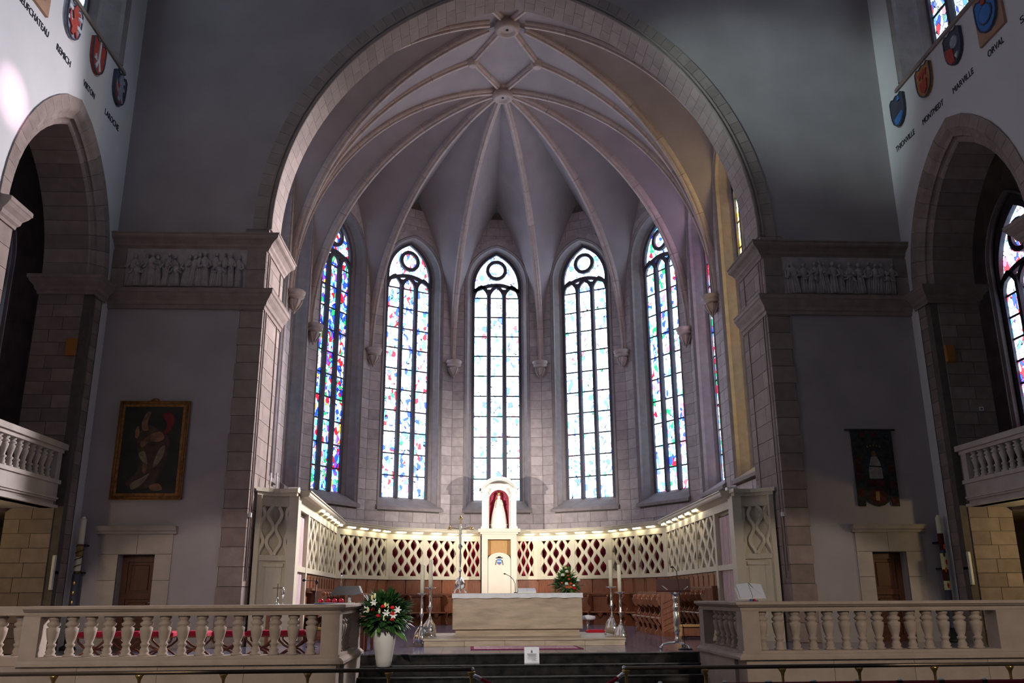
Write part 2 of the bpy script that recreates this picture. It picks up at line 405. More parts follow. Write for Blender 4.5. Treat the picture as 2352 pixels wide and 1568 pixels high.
# ------------------------------------------------------------------ frames of walls
FZ = .64          # level of the sanctuary floor
class Fr:
    """a vertical plane: t runs to the side, z up, d into the wall"""
    def __init__(s, o, u, n): s.o = o; s.u = u; s.n = n
    def __call__(s, t, z, d=0.): return (s.o[0] + s.u[0] * t + s.n[0] * d, s.o[1] + s.u[1] * t + s.n[1] * d, z)
YC, RW, HW = 29.31, 7.1, 1.902
def facet_frame(k, yc=YC):
    a = math.radians(30 * k); n = (math.sin(a), math.cos(a)); u = (math.cos(a), -math.sin(a))
    return Fr((n[0] * RW, yc + n[1] * RW), u, n)
def hwid(z, w, zs, rise):
    if z <= zs: return w
    if z >= zs + rise: return 0.
    R = (w * w + rise * rise) / (2 * w); return max(0., w - R + math.sqrt(R * R - (z - zs) ** 2))
def outline(w, z0, zs, rise, n=9):
    """right half of a pointed opening from the foot to the point"""
    R = (w * w + rise * rise) / (2 * w); c = w - R; a1 = math.atan2(rise, -c)
    return [(w, z0)] + [(c + R * math.cos(a1 * i / n), zs + R * math.sin(a1 * i / n)) for i in range(n + 1)]
def full_outline(w, z0, zs, rise, n=9):
    r = outline(w, z0, zs, rise, n); return r + [(-x, z) for x, z in reversed(r[:-1])]
def wall_with_hole(g, fr, t0, t1, z0, z1, op=None, d=.02, back=.5):
    """front (d) and back face of a wall with a pointed opening op = (tc, w, zsill, zspring, rise)"""
    for dd in (d, back):
        if op is None: g.quad(fr(t0, z0, dd), fr(t1, z0, dd), fr(t1, z1, dd), fr(t0, z1, dd)); continue
        tc, w, zs0, zs, rise = op
        if zs0 > z0: g.quad(fr(t0, z0, dd), fr(t1, z0, dd), fr(t1, zs0, dd), fr(t0, zs0, dd))
        r = outline(w, zs0, zs, rise)
        for (xa, za), (xb, zb) in zip(r[:-1], r[1:]):
            if zb - za < 1e-6: continue
            g.quad(fr(tc + xa, za, dd), fr(t1, za, dd), fr(t1, zb, dd), fr(tc + xb, zb, dd))
            g.quad(fr(t0, za, dd), fr(tc - xa, za, dd), fr(tc - xb, zb, dd), fr(t0, zb, dd))
        zt = zs + rise
        g.quad(fr(t0, zt, dd), fr(t1, zt, dd), fr(t1, z1, dd), fr(t0, z1, dd))
def courses(fr, parent, t0, t1, z0, z1, op, ch, bw, mat, limit=None, proud=.02, seed=0):
    """laid blocks, each an own piece standing a little proud of the mortar"""
    rnd = random.Random(seed); n = max(1, round((z1 - z0) / ch)); ch = (z1 - z0) / n; J = .006
    for i in range(n):
        za, zb = z0 + i * ch + J, z0 + (i + 1) * ch - J
        spans = []
        if op and zb > op[2] + .05 and za < op[3] + op[4]:
            tc, w, zs0, zs, rise = op; wa, wb = hwid(za, w, zs, rise), hwid(zb, w, zs, rise)
            spans = [(t0, t0, tc - wa, tc - wb), (tc + wa, tc + wb, t1, t1)]
        else: spans = [(t0, t0, t1, t1)]
        for la, lb, ra, rb in spans:
            L = max(ra - la, rb - lb)
            if L < .05: continue
            m = max(1, round(L / bw + rnd.uniform(-.25, .25)))
            cuts = [0.] + sorted(min(.97, max(.03, (q + (.5 if i % 2 else 0.) * (1 if m > 1 else 0) * .6 + rnd.uniform(-.12, .12)) / m)) for q in range(1, m)) + [1.]
            for q in range(m):
                a, b = cuts[q], cuts[q + 1]
                p = [(la + (ra - la) * a + J, za), (la + (ra - la) * b - J, za), (lb + (rb - lb) * b - J, zb), (lb + (rb - lb) * a + J, zb)]
                if p[1][0] - p[0][0] < .02 and p[2][0] - p[3][0] < .02: continue
                if limit and not limit((p[0][0] + p[1][0]) / 2, (za + zb) / 2): continue
                e = rnd.uniform(-.004, .004)
                g = G(); g.add([fr(t, z, e) for t, z in p] + [fr(t, z, proud) for t, z in p], [(0, 1, 2, 3), (0, 4, 5, 1), (1, 5, 6, 2), (2, 6, 7, 3), (3, 7, 4, 0)])
                g.obj('stone_block', mat, parent)

# ------------------------------------------------------------------ floors and steps
g = G(); g.box(-14, 14, -14, 24, -.2, 0)
tag(g.obj('floor', 'nave_floor'), 'dark stone floor of the nave in front of the steps', 'floor', kind='structure')
g = G(); g.box(-3.45, 3.45, 17.45, 37, .44, FZ); g.box(-9.8, -3.45, 14.6, 37, .44, FZ); g.box(3.45, 9.8, 14.6, 37, .44, FZ)
sf = thing('floor_sanctuary', 'polished grey marble floor of the raised sanctuary', 'floor', (0, 17.45, .44), kind='structure')
g.obj('floor_slab', 'floor_marble', sf)
for i in range(12):
    for j in range(5):
        x0 = -3.36 + i * .56; y0 = 17.46 + j * .56
        G().box(x0 + .004, x0 + .556, y0 + .004, y0 + .556, FZ, FZ + .006).obj('floor_tile', 'floor_marble', sf)
st = thing('floor_steps', 'flight of black marble steps between the two balustrades', 'steps', (0, 16.4, 0), kind='structure')
for i, (yf, zt) in enumerate(((17.42, FZ + .008), (17.05, .475), (16.62, .31), (16.2, .155))):
    hx = 3.2 if i < 1 else (3.35 if i == 1 else 3.6 + .2 * i)
    g = G(); g.box(-hx, hx, yf, yf + (.03 if i == 0 else .8), 0 if i else .46, zt - .035); g.box(-hx, hx, yf - .03, yf + (.05 if i == 0 else .6), zt - .035, zt)
    g.obj('step', 'black_marble', st)
    G().box(-hx, hx, yf - .034, yf - .012, zt - .012, zt + .003).obj('step_highlight', 'edge_highlight', st)  # pale strip painting the light line along the step edge

# ------------------------------------------------------------------ stained-glass window with tracery
def window(name, fr, tc, glass, half=1.02, z0=5.5, zs=15.0, rise=1.56, ow=1.36, orise=1.72, osp=15.0, zsill=5.1, depth=.62, lights=3, rows=10, label='', mats=('shaded_reveal_stone', 'mullion'), head=True, sill=True, shield_rows=None):
    w = thing(name, label, 'window', fr(tc, zsill, 0), kind='structure')
    F = lambda t, z, d=0.: fr(tc + t, z, d)
    # moulded reveal: stepped from the wall face back to the glass
    steps = [(ow, orise, 0.), (ow - .07, orise - .05, .05), (ow - .07, orise - .05, .16), (half + .17, rise + .1, depth * .62), (half + .17, rise + .1, depth * .72), (half + .05, rise + .04, depth * .9), (half + .05, rise + .04, depth + .1)]
    rows_ = []
    for ww, rr, d in steps:
        rows_.append([F(t, z, d) for t, z in full_outline(ww, zsill, osp if ww > half + .1 else zs, rr, 10)])
    g = G(); g.grid(rows_, sm=False)
    # thin roll moulding along the outer edge
    g.sweep([F(t, z, -.005) for t, z in full_outline(ow + .03, zsill, osp, orise + .03, 10)], [(.03 * math.cos(q * PI / 3), .03 * math.sin(q * PI / 3)) for q in range(6)], up=(0.3, .2, .9), cap=False, sm=True)
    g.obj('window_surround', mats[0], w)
    if sill:
        g = G(); e = ow + .08
        g.prism([(-.14, zsill - .16), (-.14, zsill - .06), (-.10, zsill - .02), (depth, z0 + .02), (depth, zsill - .16)], lambda a, b, t: F(t, b, a), -e, e)
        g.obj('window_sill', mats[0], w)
    # mullions
    lw = 2 * half / lights
    zl = zs - .55 if head else zs + rise * .5
    g0 = None
    for i in range(1, lights):
        t = -half + i * lw
        zt = zl + .38 if head else zs + rise * .75
        g = G(); g.prism([(-.06, depth - .15), (.06, depth - .15), (.095, depth - .06), (.095, depth + .05), (-.095, depth + .05), (-.095, depth - .06)], lambda a, b, z: F(t + a, z, b), z0, zt)
        g.obj('mullion', mats[1], w)
    for s_ in (-1, 1):
        G().prism([(-.06, depth - .08), (.06, depth - .08), (.06, depth + .05), (-.06, depth + .05)], lambda a, b, z: F(s_ * (half + .01) + a, z, b), z0 - .05, zs + .02).obj('edge_bar', mats[1], w)
    bar = [(-.075, -.07), (.075, -.07), (.075, .09), (-.075, .09)]
    def arcbar(pts, nm):
        g = G(); g.sweep([F(t, z, depth - .03) for t, z in pts], bar, up=(fr.n[0], fr.n[1], 0), cap=True); return g.obj(nm, mats[1], w)
    if head:
        for i in range(lights):
            c = -half + (i + .5) * lw
            arcbar([(c + t, z) for t, z in full_outline(lw / 2, zl, zl, lw * .78, 6)], 'tracery_arch')
        zb = zl + lw * .78
        # bowed bar over the lights and the oculus above it
        arcbar([(-half + 2 * half * q / 12, zb - .22 + .30 * math.sin(PI * q / 12)) for q in range(13)], 'tracery_bow')
        zo = zs + rise * .49; ro = .40
        g = G(); g.sweep([F(ro * math.cos(2 * PI * q / 20), zo + ro * math.sin(2 * PI * q / 20), depth - .03) for q in range(20)], bar, up=(fr.n[0], fr.n[1], 0), closed=True)
        g.obj('oculus_ring', mats[1], w)
        G().add([F((ro - .02) * math.cos(2 * PI * q / 20), zo + (ro - .02) * math.sin(2 * PI * q / 20), depth - .005) for q in range(20)], [tuple(range(20))]).obj('oculus_pane', glass, w)
        arcbar(full_outline(half + .02, zs - .3, zs, rise + .02, 10), 'head_bar')
        # glass of the head behind the tracery
        pts = [(t, z) for t, z in full_outline(half + .04, zb - .05, zs, rise + .03, 10)]
        G().add([F(t, z, depth + .03) for t, z in pts], [tuple(range(len(pts)))]).obj('head_pane', glass, w)
        for i in range(lights - 1):
            c = -half + (i + 1) * lw; zz = zl + lw * .2
            G().add([F(c - lw * .45, zb + .02, depth + .02), F(c, zz, depth + .02), F(c + lw * .45, zb + .02, depth + .02)], [(0, 1, 2)]).obj('spandrel_pane', glass, w)
    # panes: one leaded panel between each pair of saddle bars
    ztop = zl
    rh = (ztop - z0) / rows
    for i in range(lights):
        a = -half + i * lw + .05; b = -half + (i + 1) * lw - .05
        for j in range(rows):
            za = z0 + j * rh + .012; zb2 = z0 + (j + 1) * rh - .012
            G().add([F(a, za, depth), F(b, za, depth), F(b, zb2, depth), F(a, zb2, depth)], [(0, 1, 2, 3)]).obj('leaded_pane', glass, w)
        c = (a + b) / 2
        if head:
            pts = [(c + t, z) for t, z in full_outline(lw / 2 - .04, ztop, ztop, lw * .74, 5)]
        else:
            ta, tb = abs(a), abs(b)
            pts = [(a, ztop), (b, ztop), (b, zs + rise * .7), (a, zs + rise * .7)]
        G().add([F(t, z, depth) for t, z in pts], [tuple(range(len(pts)))]).obj('leaded_pane', glass, w)
    for j in range(1, rows + 1):
        z = z0 + j * rh
        G().hexa([F(-half, z - .026, depth - .025), F(half, z - .026, depth - .025), F(half, z - .026, depth + .01), F(-half, z - .026, depth + .01), F(-half, z + .026, depth - .025), F(half, z + .026, depth - .025), F(half, z + .026, depth + .01), F(-half, z + .026, depth + .01)]).obj('saddle_bar', 'lead', w)
    return w

# ------------------------------------------------------------------ apse: seven faces of a twelve-sided choir, one straight bay each side
names = {-3: 'third', -2: 'second', -1: 'first'}
OPEN = (0, 1.36, 5.1, 15.0, 1.72)
FACETS = []
glassof = {-3: 'glass_rich', -2: 'glass_rich', -1: 'glass_cyan', 0: 'glass_white', 1: 'glass_white', 2: 'glass_half', 3: 'glass_sunny'}
wlab = {-3: 'tall coloured window seen edge-on beside the lit pier above the painting side screen wing', -2: 'tall three-light window with deep blue and red glass at its foot',
        -1: 'bright blue-white three-light window between the central window and the deep blue one', 0: 'central three-light window directly above the white statue niche',
        1: 'white-glaring three-light window above the flower arrangement side of the altar', 2: 'three-light window bright at the top and blue-red at the foot, pink vault beside it',
        3: 'narrow-looking coloured window with red reveal beside the golden one'}
for k in range(-3, 4):
    fr = facet_frame(k); FACETS.append((k, fr))
def lun(z): return hwid(z, 1.9, 11.4, 7.1)
wn = 0
BAYS = [(k, facet_frame(k)) for k in range(-3, 4)] + [(-4, Fr((-RW, 25.5), (0, 1), (-1, 0))), (4, Fr((RW, 25.5), (0, -1), (1, 0)))]
glassof[-4] = 'glass_rich'; glassof[4] = 'glass_gold'
wlab[-4] = 'hidden tall window next to the chancel arch on the painting side'; wlab[4] = 'tall window with golden yellow light on its reveal beside the chancel arch'
for k, fr in BAYS:
    nm = 'wall_apse_%d' % (k + 5)
    wl = thing(nm, ['straight choir wall face', 'apse wall face'][abs(k) < 3] + ' of pale ashlar around the ' + wlab[k][:60].rsplit(' ', 1)[0], 'wall', fr(0, FZ, 0), kind='structure')
    wl['label'] = 'ashlar wall face around the ' + {-4: 'hidden window next to the arch', -3: 'edge-on window beside the lit pier', -2: 'deep blue and red window', -1: 'blue-white window', 0: 'central window', 1: 'white-glaring window', 2: 'window under the pink vault', 3: 'red-reveal narrow window', 4: 'golden-reveal window'}[k]
    g = G(); wall_with_hole(g, fr, -HW - .05, HW + .05, FZ, 19.2, OPEN); g.obj('wall_core', 'mortar', wl)
    vis = k not in (-4,)
    courses(fr, wl, -HW, HW, 4.1, 18.0, OPEN, .40, .66, 'stone_choir_lit', limit=lambda t, z: abs(t) < lun(z) + .35, seed=k + 50)
    # wedge stones of the arch over the window
    ro = full_outline(1.36 + .30, 15.0, 15.0, 1.72 + .32, 6); ri = full_outline(1.36 + .06, 15.0, 15.0, 1.72 + .07, 6)
    for q in range(1, len(ro) - 1):
        if q == 6 or True:
            a, b, c, d = ri[q], ro[q], ro[q + 1], ri[q + 1]
            if abs(a[0] - c[0]) + abs(a[1] - c[1]) < .05: continue
            G().add([fr(*p, -.012) for p in (a, b, c, d)] + [fr(*p, .02) for p in (a, b, c, d)], [(0, 1, 2, 3), (0, 4, 5, 1), (1, 5, 6, 2), (2, 6, 7, 3), (3, 7, 4, 0)]).obj('arch_stone', 'stone_choir_lit', wl)
    if True:
        wn += 1
        window('window_%d' % wn, fr, 0, glassof[k], label=wlab[k])
# plain strip of choir wall between the straight bay and the chancel arch
for sx in (-1, 1):
    g = G(); g.box(min(sx * 7.1, sx * 7.7), max(sx * 7.1, sx * 7.7), 22.1, 23.6, FZ, 19.2)
    tag(g.obj('wall_choir_left' if sx < 0 else 'wall_choir_right', 'stone_choir_lit'), 'plain strip of choir wall just behind the arch on the ' + ('painting' if sx < 0 else 'tapestry') + ' side', 'wall', kind='structure')

# ------------------------------------------------------------------ vault
def arc3(p0, p1, zs, zk, n=18, off=0.):
    D = math.hypot(p1[0] - p0[0], p1[1] - p0[1]); h = zk - zs; R = (D * D + h * h) / (2 * D)
    a1 = math.atan2(h, R - D)
    out = []
    for i in range(n + 1):
        a = a1 * i / n; s = (R - (R) * math.cos(a)) / D; z = zs + R * math.sin(a)
        out.append((p0[0] + (p1[0] - p0[0]) * s, p0[1] + (p1[1] - p0[1]) * s, z))
    return out
ZS, ZK2, ZK1, ZN = 11.3, 20.0, 20.25, 20.02
KEY2 = (0, YC); KEY1 = (0, 25.5); NODE = 1.16
def vert(k, r=7.30):
    a = math.radians(30 * k); return (r * math.sin(a), YC + r * math.cos(a))
ceil_ = thing('ceiling_choir', 'plastered star vault of the choir with stone ribs and two bosses', 'vault', (0, YC, ZS), kind='structure')
def resample(pts, n):
    d = [0.]
    for a, b in zip(pts[:-1], pts[1:]): d.append(d[-1] + math.dist(a, b))
    out = []
    j = 0
    for i in range(n + 1):
        s = d[-1] * i / n
        while j < len(d) - 2 and d[j + 1] < s: j += 1
        q = 0 if d[j + 1] == d[j] else (s - d[j]) / (d[j + 1] - d[j])
        out.append(tuple(pts[j][c] + (pts[j + 1][c] - pts[j][c]) * q for c in range(3)))
    return out
def web(A, B, name='vault_web', n=6, bulge=0.):
    rows = []
    for a, b in zip(A, B):
        r = []
        for i in range(n + 1):
            s = i / n; p = [a[c] + (b[c] - a[c]) * s for c in range(3)]; p[2] += bulge * 4 * s * (1 - s); r.append(tuple(p))
        rows.append(r)
    return G().grid(rows).obj(name, 'web', ceil_)
def rib(pts, name='rib', nst=7, w=.13, dep=.30, parent=None):
    rb = thing(name, None, None, pts[0]); rb.parent = parent or ceil_; rb.location = Vector(pts[0]) - WM[ceil_.name].translation
    WM[rb.name] = Matrix.Translation(pts[0]); KIDS.setdefault(ceil_.name, []).append(rb)
    P = resample(pts, nst * 4)
    d = Vector((P[-1][0] - P[0][0], P[-1][1] - P[0][1], 0)).normalized()
    side = Vector((-d.y, d.x, 0))
    sec = [(-w, dep), (-w, dep * .45), (-w * .8, dep * .3), (-w * .45, dep * .22), (-w * .45, .03), (-w * .3, 0), (w * .3, 0), (w * .45, .03), (w * .45, dep * .22), (w * .8, dep * .3), (w, dep * .45), (w, dep)]
    for i in range(nst):
        seg = [Vector(p) for p in P[i * 4:i * 4 + 5]]
        v = []; m = len(sec)
        for j, p in enumerate(seg):
            k = i * 4 + j
            t = (Vector(P[min(k + 1, len(P) - 1)]) - Vector(P[max(k - 1, 0)])).normalized()
            up = side.cross(t); 
            if up.z < 0 or (abs(up.z) < .3 and up.dot(d) > 0): up = -up
            q = p + t * (.006 if j == 0 else (-.006 if j == 4 else 0))
            for a, b in sec: v.append(q + side * a + up * b)
        f = []
        for j in range(4):
            for c in range(m - 1): f.append((j * m + c, j * m + c + 1, (j + 1) * m + c + 1, (j + 1) * m + c))
        f.append(tuple(range(m))); f.append(tuple(4 * m + c for c in range(m)))
        G().add(v, f).obj('rib_stone', 'stone_rib', rb)
    return rb
def severy(fr, c0, c1, key, zk):
    """two webs between neighbouring ribs, meeting in the ridge over the window"""
    zA = 18.5; off = .18
    for sgn, c in ((-1, c0), (1, c1)):
        R = arc3((c[0], c[1]), key, ZS, zk + off, 40)
        low = [p for p in R if p[2] <= zA]; high = [p for p in R if p[2] > zA]
        A = []; B = []
        for p in low:
            A.append(p); B.append(fr(sgn * lun(p[2]), p[2], 0.02))
        apex = fr(0, zA, 0.02); kt = (key[0], key[1], zk + off)
        for i, p in enumerate(high):
            s = (i + 1) / len(high); A.append(p)
            B.append(tuple(apex[c2] + (kt[c2] - apex[c2]) * s for c2 in range(2)) + (apex[2] + (kt[2] - apex[2]) * math.sin(s * PI / 2),))
        web(A, B, n=5, bulge=.0)
C4 = {s: (s * 7.12, 27.41) for s in (-1, 1)}; C5 = {s: (s * 7.12, 23.6) for s in (-1, 1)}
for k in range(-3, 4):
    fr = facet_frame(k)
    severy(fr, vert(k - .5, 7.36), vert(k + .5, 7.36), KEY2, ZK2)
for k in range(-4, 4):
    v = vert(k + .5, 7.22)
    d = Vector((KEY2[0] - v[0], KEY2[1] - v[1])); d *= (1 - .33 / d.length)
    full = arc3(v, KEY2, ZS, ZK2, 40); full = [p for p in full if math.hypot(p[0], p[1] - YC) > .3]
    rib(full, nst=8)
for s, fr in ((-1, BAYS[-2][1]), (1, BAYS[-1][1])):
    a, b = ((C5[s], C4[s]) if s < 0 else (C4[s], C5[s]))
    severy(fr, a, b, KEY1, ZK1)
for s in (-1, 1):
    for c in (C4[s], C5[s]):
        full = [p for p in arc3((c[0] * .985, c[1]), KEY1, ZS, ZK1, 40) if math.hypot(p[0], p[1] - 25.5) > .36]
        rib(full, nst=8)
    nd = (s * NODE, 27.41); nd5 = (s * NODE, 23.6)
    up = .18
    r4 = arc3((C4[s][0] * .985, C4[s][1]), nd, ZS, ZN, 30); rib(r4, nst=7)
    r5 = arc3((C5[s][0] * .985, C5[s][1]), nd5, ZS, ZN, 30); rib(r5, nst=7)
    def strip(a, b, cut=.0):
        a = Vector(a); b = Vector(b); return [tuple(a + (b - a) * (cut + (1 - 2 * cut) * i / 6)) for i in range(7)]
    n4 = (nd[0], nd[1], ZN); n5 = (nd5[0], nd5[1], ZN); k1 = (0, 25.5, ZK1); k2 = (0, YC, ZK2)
    for a, b in ((n4, k1), (n4, k2), (n5, k1)): rib(strip(a, b, .08), nst=2, w=.12, dep=.26)
    # webs beside the tiercerons
    def lift(pts): return [(p[0], p[1], p[2] + up) for p in pts]
    N = 30
    k2curve = resample(arc3(C4[s], KEY2, ZS, ZK2 + up, 40), N); k1curve = resample(arc3(C4[s], KEY1, ZS, ZK1 + up, 40), N); k15 = resample(arc3(C5[s], KEY1, ZS, ZK1 + up, 40), N)
    c4n = arc3(C4[s], nd, ZS, ZN + up, 30); c5n = arc3(C5[s], nd5, ZS, ZN + up, 30)
    web(k2curve, resample(c4n + [(0, YC, ZK2 + up)], N), n=4); web(k1curve, resample(c4n + [(0, 25.5, ZK1 + up)], N), n=4)
    web(k15, resample(c5n + [(0, 25.5, ZK1 + up)], N), n=4)
    A = c5n + [(0, 23.6, ZN + up + .05)]; web(A, [(p[0], 21.1, p[2] + .02) for p in A], n=4)
z1, z2, zn = ZK1 + .18, ZK2 + .18, ZN + .18
G().add([(0, 25.5, z1), (NODE, 27.41, zn), (0, YC, z2), (-NODE, 27.41, zn), (0, 27.41, zn + .08)], [(0, 1, 4), (1, 2, 4), (2, 3, 4), (3, 0, 4)]).obj('vault_web', 'web', ceil_)
G().add([(0, 25.5, z1), (-NODE, 23.6, zn), (0, 23.6, zn + .05), (NODE, 23.6, zn)], [(0, 1, 2), (0, 2, 3)]).obj('vault_web', 'web', ceil_)
for (kx, ky), zk, r in ((KEY1, ZK1, .44), (KEY2, ZK2, .40)):
    b = G().lathe([(r * .5, .02), (r * .62, -.06), (r * .80, -.06), (r * .95, .0), (r, .08), (r, .16), (r * .9, .2), (r * .9, .26), (r * 1.02, .3), (r * 1.02, .42)], (kx, ky, zk - .16), 24).obj('vault_boss', 'stone_rib', ceil_)
    G().lathe([(.03, -.02), (.05, 0), (.05, .06)], (kx, ky, zk - .15), 8).obj('boss_hole', 'black', b)
for s in (-1, 1):
    G().lathe([(.12, 0), (.17, .04), (.18, .14), (.22, .2), (.22, .34)], (s * NODE, 27.41, ZN - .1), 12).obj('small_boss', 'stone_rib', ceil_)
# carved corbels carrying the ribs
clab = {-3.5: 'carved corbel beside the lit pier reveal, high on the painting side', -2.5: 'carved corbel between the edge-on window and the deep blue window', -1.5: 'carved corbel between the deep blue and the blue-white window',
        -.5: 'carved corbel between the blue-white and the central window', .5: 'carved corbel between the central and the white-glaring window', 1.5: 'carved corbel between the white-glaring window and the pink-vault window',
        2.5: 'carved corbel between the pink-vault window and the red-reveal window', 3.5: 'carved corbel between the red-reveal and the golden window'}
def corbel(p, label):
    t = thing('corbel', label, 'corbel', (p[0], p[1], 10.55), group='corbels under the vault ribs')
    n = 20; prof = [(.0, 0), (.035, .03), (.05, .08), (.03, .13), (.05, .16), (.14, .26), (.20, .38), (.21, .46), (.17, .50), (.19, .53), (.29, .56), (.31, .60), (.27, .64), (.33, .68), (.34, .76), (.30, .80)]
    G().lathe(prof[:9], (p[0], p[1], 10.55), n).obj('carved_knop', 'stone_rib', t)
    G().lathe(prof[8:], (p[0], p[1], 10.55), n).obj('corbel_cap', 'stone_rib', t)
    for q in range(7):
        a = 2 * PI * q / 7; c, s_ = math.cos(a), math.sin(a)
        G().tube([(p[0] + c * r, p[1] + s_ * r, 10.55 + z) for r, z in ((.05, .12), (.15, .24), (.22, .38), (.23, .47))], .03, 5).obj('carved_leaf', 'stone_rib', t)
for k in clab:
    v = vert(k, 7.17); corbel(v, clab[k])

# ------------------------------------------------------------------ chancel arch and east wall
YW = 20.25; AY0, AY1 = 20.2, 21.2; AW, AZ, AH = 6.1, 10.4, 7.3
ew = thing('wall_east', 'plastered east wall around the great chancel arch', 'wall', (0, YW, FZ), kind='structure')
feast = Fr((0, YW), (1, 0), (0, 1))
g = G()
ro = outline(AW + .46, 10.15, AZ, AH + .48, 28)
for sx in (-1, 1):
    for (xa, za), (xb, zb) in zip(ro[:-1], ro[1:]):
        g.add([(sx * xa, YW, za), (sx * 9.9, YW, za), (sx * 9.9, YW, zb), (sx * xb, YW, zb)], [(0, 1, 2, 3)])
zt = AZ + AH + .48
g.add([(-9.9, YW, zt), (9.9, YW, zt), (9.9, YW, 23), (-9.9, YW, 23)], [(0, 1, 2, 3)])
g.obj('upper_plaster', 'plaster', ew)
g = G(); g.box(-9.9, 9.9, 21.15, 21.3, 18.4, 23); g.obj('upper_core', 'mortar', ew)
for sx in (-1, 1):
    # lower wall with the door recess: left and right of the door, above it, recess back
    xa, xb, dx0, dx1 = 6.5, 9.95, 8.1, 8.9
    g = G()
    def q(x0, x1, z0, z1, y0=YW, y1=21.3): g.box(min(sx * x0, sx * x1), max(sx * x0, sx * x1), y0, y1, z0, z1)
    q(xa, dx0, FZ - .1, 10.15); q(dx1, xb, FZ - .1, 10.15); q(dx0, dx1, 2.61, 10.15); q(dx0, dx1, FZ - .1, 2.61, YW + .42)
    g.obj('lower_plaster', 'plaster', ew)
    # pier: quoins round the corner and stones of the reveal
    pr = thing('wall_pier_left' if sx < 0 else 'wall_pier_right', 'stone pier of the chancel arch on the ' + ('painting' if sx < 0 else 'tapestry') + ' side', 'pier', (sx * 6.15, AY0, FZ), kind='structure')
    g = G(); g.box(min(sx * 6.17, sx * 6.7), max(sx * 6.17, sx * 6.7), AY0 + .03, 22.08, FZ - .1, 10.42); g.obj('pier_core', 'mortar', pr)
    n = 23; ch = (10.4 - FZ) / n
    for i in range(n):
        za, zb = FZ + i * ch + .006, FZ + (i + 1) * ch - .006
        a = .53 if i % 2 else .57; b = .44 if i % 2 else .72
        G().box(min(sx * 6.15, sx * (6.15 + a)), max(sx * 6.15, sx * (6.15 + a)), AY0, AY0 + b, za, zb).obj('stone_block', 'stone_brown' if False else 'stone', pr)
        G().box(min(sx * 6.15, sx * 6.7), max(sx * 6.15, sx * 6.7), AY0 + b + .012, 22.1, za, zb).obj('stone_block', 'stone', pr)
    # roll mouldings and the sunk panel line of the reveal
    for zz0, zz1 in ((FZ + 1.4, 8.35), (8.92, 9.78)):
        G().lathe([(.035, zz0), (.035, zz1)], (sx * 6.15, AY0 + .14, 0), 8).obj('roll_moulding', 'stone_pale', pr)
        for y0 in (AY0 + .30, 21.7):
            G().box(min(sx * 6.125, sx * 6.15), max(sx * 6.125, sx * 6.15), y0, y0 + .035, zz0, zz1).obj('panel_bead', 'stone_pale', pr)
# voussoirs of the chancel arch
va = thing('wall_chancel_arch', 'great pointed chancel arch of pale dressed stone', 'arch', (0, AY0, AZ), kind='structure')
def archcurve(w, h, n): return outline(w, AZ, AZ, h, n)[1:]
NV = 36
ci = archcurve(AW, AH, NV); co = archcurve(AW + .46, AH + .48, NV)
for sx in (-1, 1):
    for i in range(NV):
        a0, a1, b0, b1 = ci[i], ci[i + 1], co[i], co[i + 1]
        def lerp(p, q, s): return (p[0] + (q[0] - p[0]) * s, p[1] + (q[1] - p[1]) * s)
        e = .012
        A0, A1, B0, B1 = lerp(a0, a1, e), lerp(a0, a1, 1 - e), lerp(b0, b1, e), lerp(b0, b1, 1 - e)
        ym = AY0 + (.42 if i % 2 else .62)
        for y0, y1, full in ((AY0, ym - .004, True), (ym + .004, AY1, False)):
            G().hexa([(sx * A0[0], y0, A0[1]), (sx * B0[0], y0, B0[1]), (sx * B0[0], y1, B0[1]), (sx * A0[0], y1, A0[1]), (sx * A1[0], y0, A1[1]), (sx * B1[0], y0, B1[1]), (sx * B1[0], y1, B1[1]), (sx * A1[0], y1, A1[1])]).obj('voussoir', 'stone_pale', va)
    for off, yy, r in ((.02, AY0 - .005, .045), (.13, AY0 - .012, .03)):
        c = archcurve(AW + off, AH + off, 40)
        G().sweep([(sx * x, yy, z) for x, z in c], [(r * math.cos(q * PI / 3), r * math.sin(q * PI / 3)) for q in range(6)], up=(0, 1, 0), sm=True).obj('roll_moulding', 'stone_pale', va)
# wall over the back of the arch up to the vault
g = G(); cb = archcurve(AW + .1, AH + .1, 20)
for sx in (-1, 1):
    for (xa, za), (xb, zb) in zip(cb[:-1], cb[1:]): g.add([(sx * xa, AY1, za), (sx * 7.7, AY1, za), (sx * 7.7, AY1, zb), (sx * xb, AY1, zb)], [(0, 1, 2, 3)])
g.obj('arch_back', 'mortar', va)

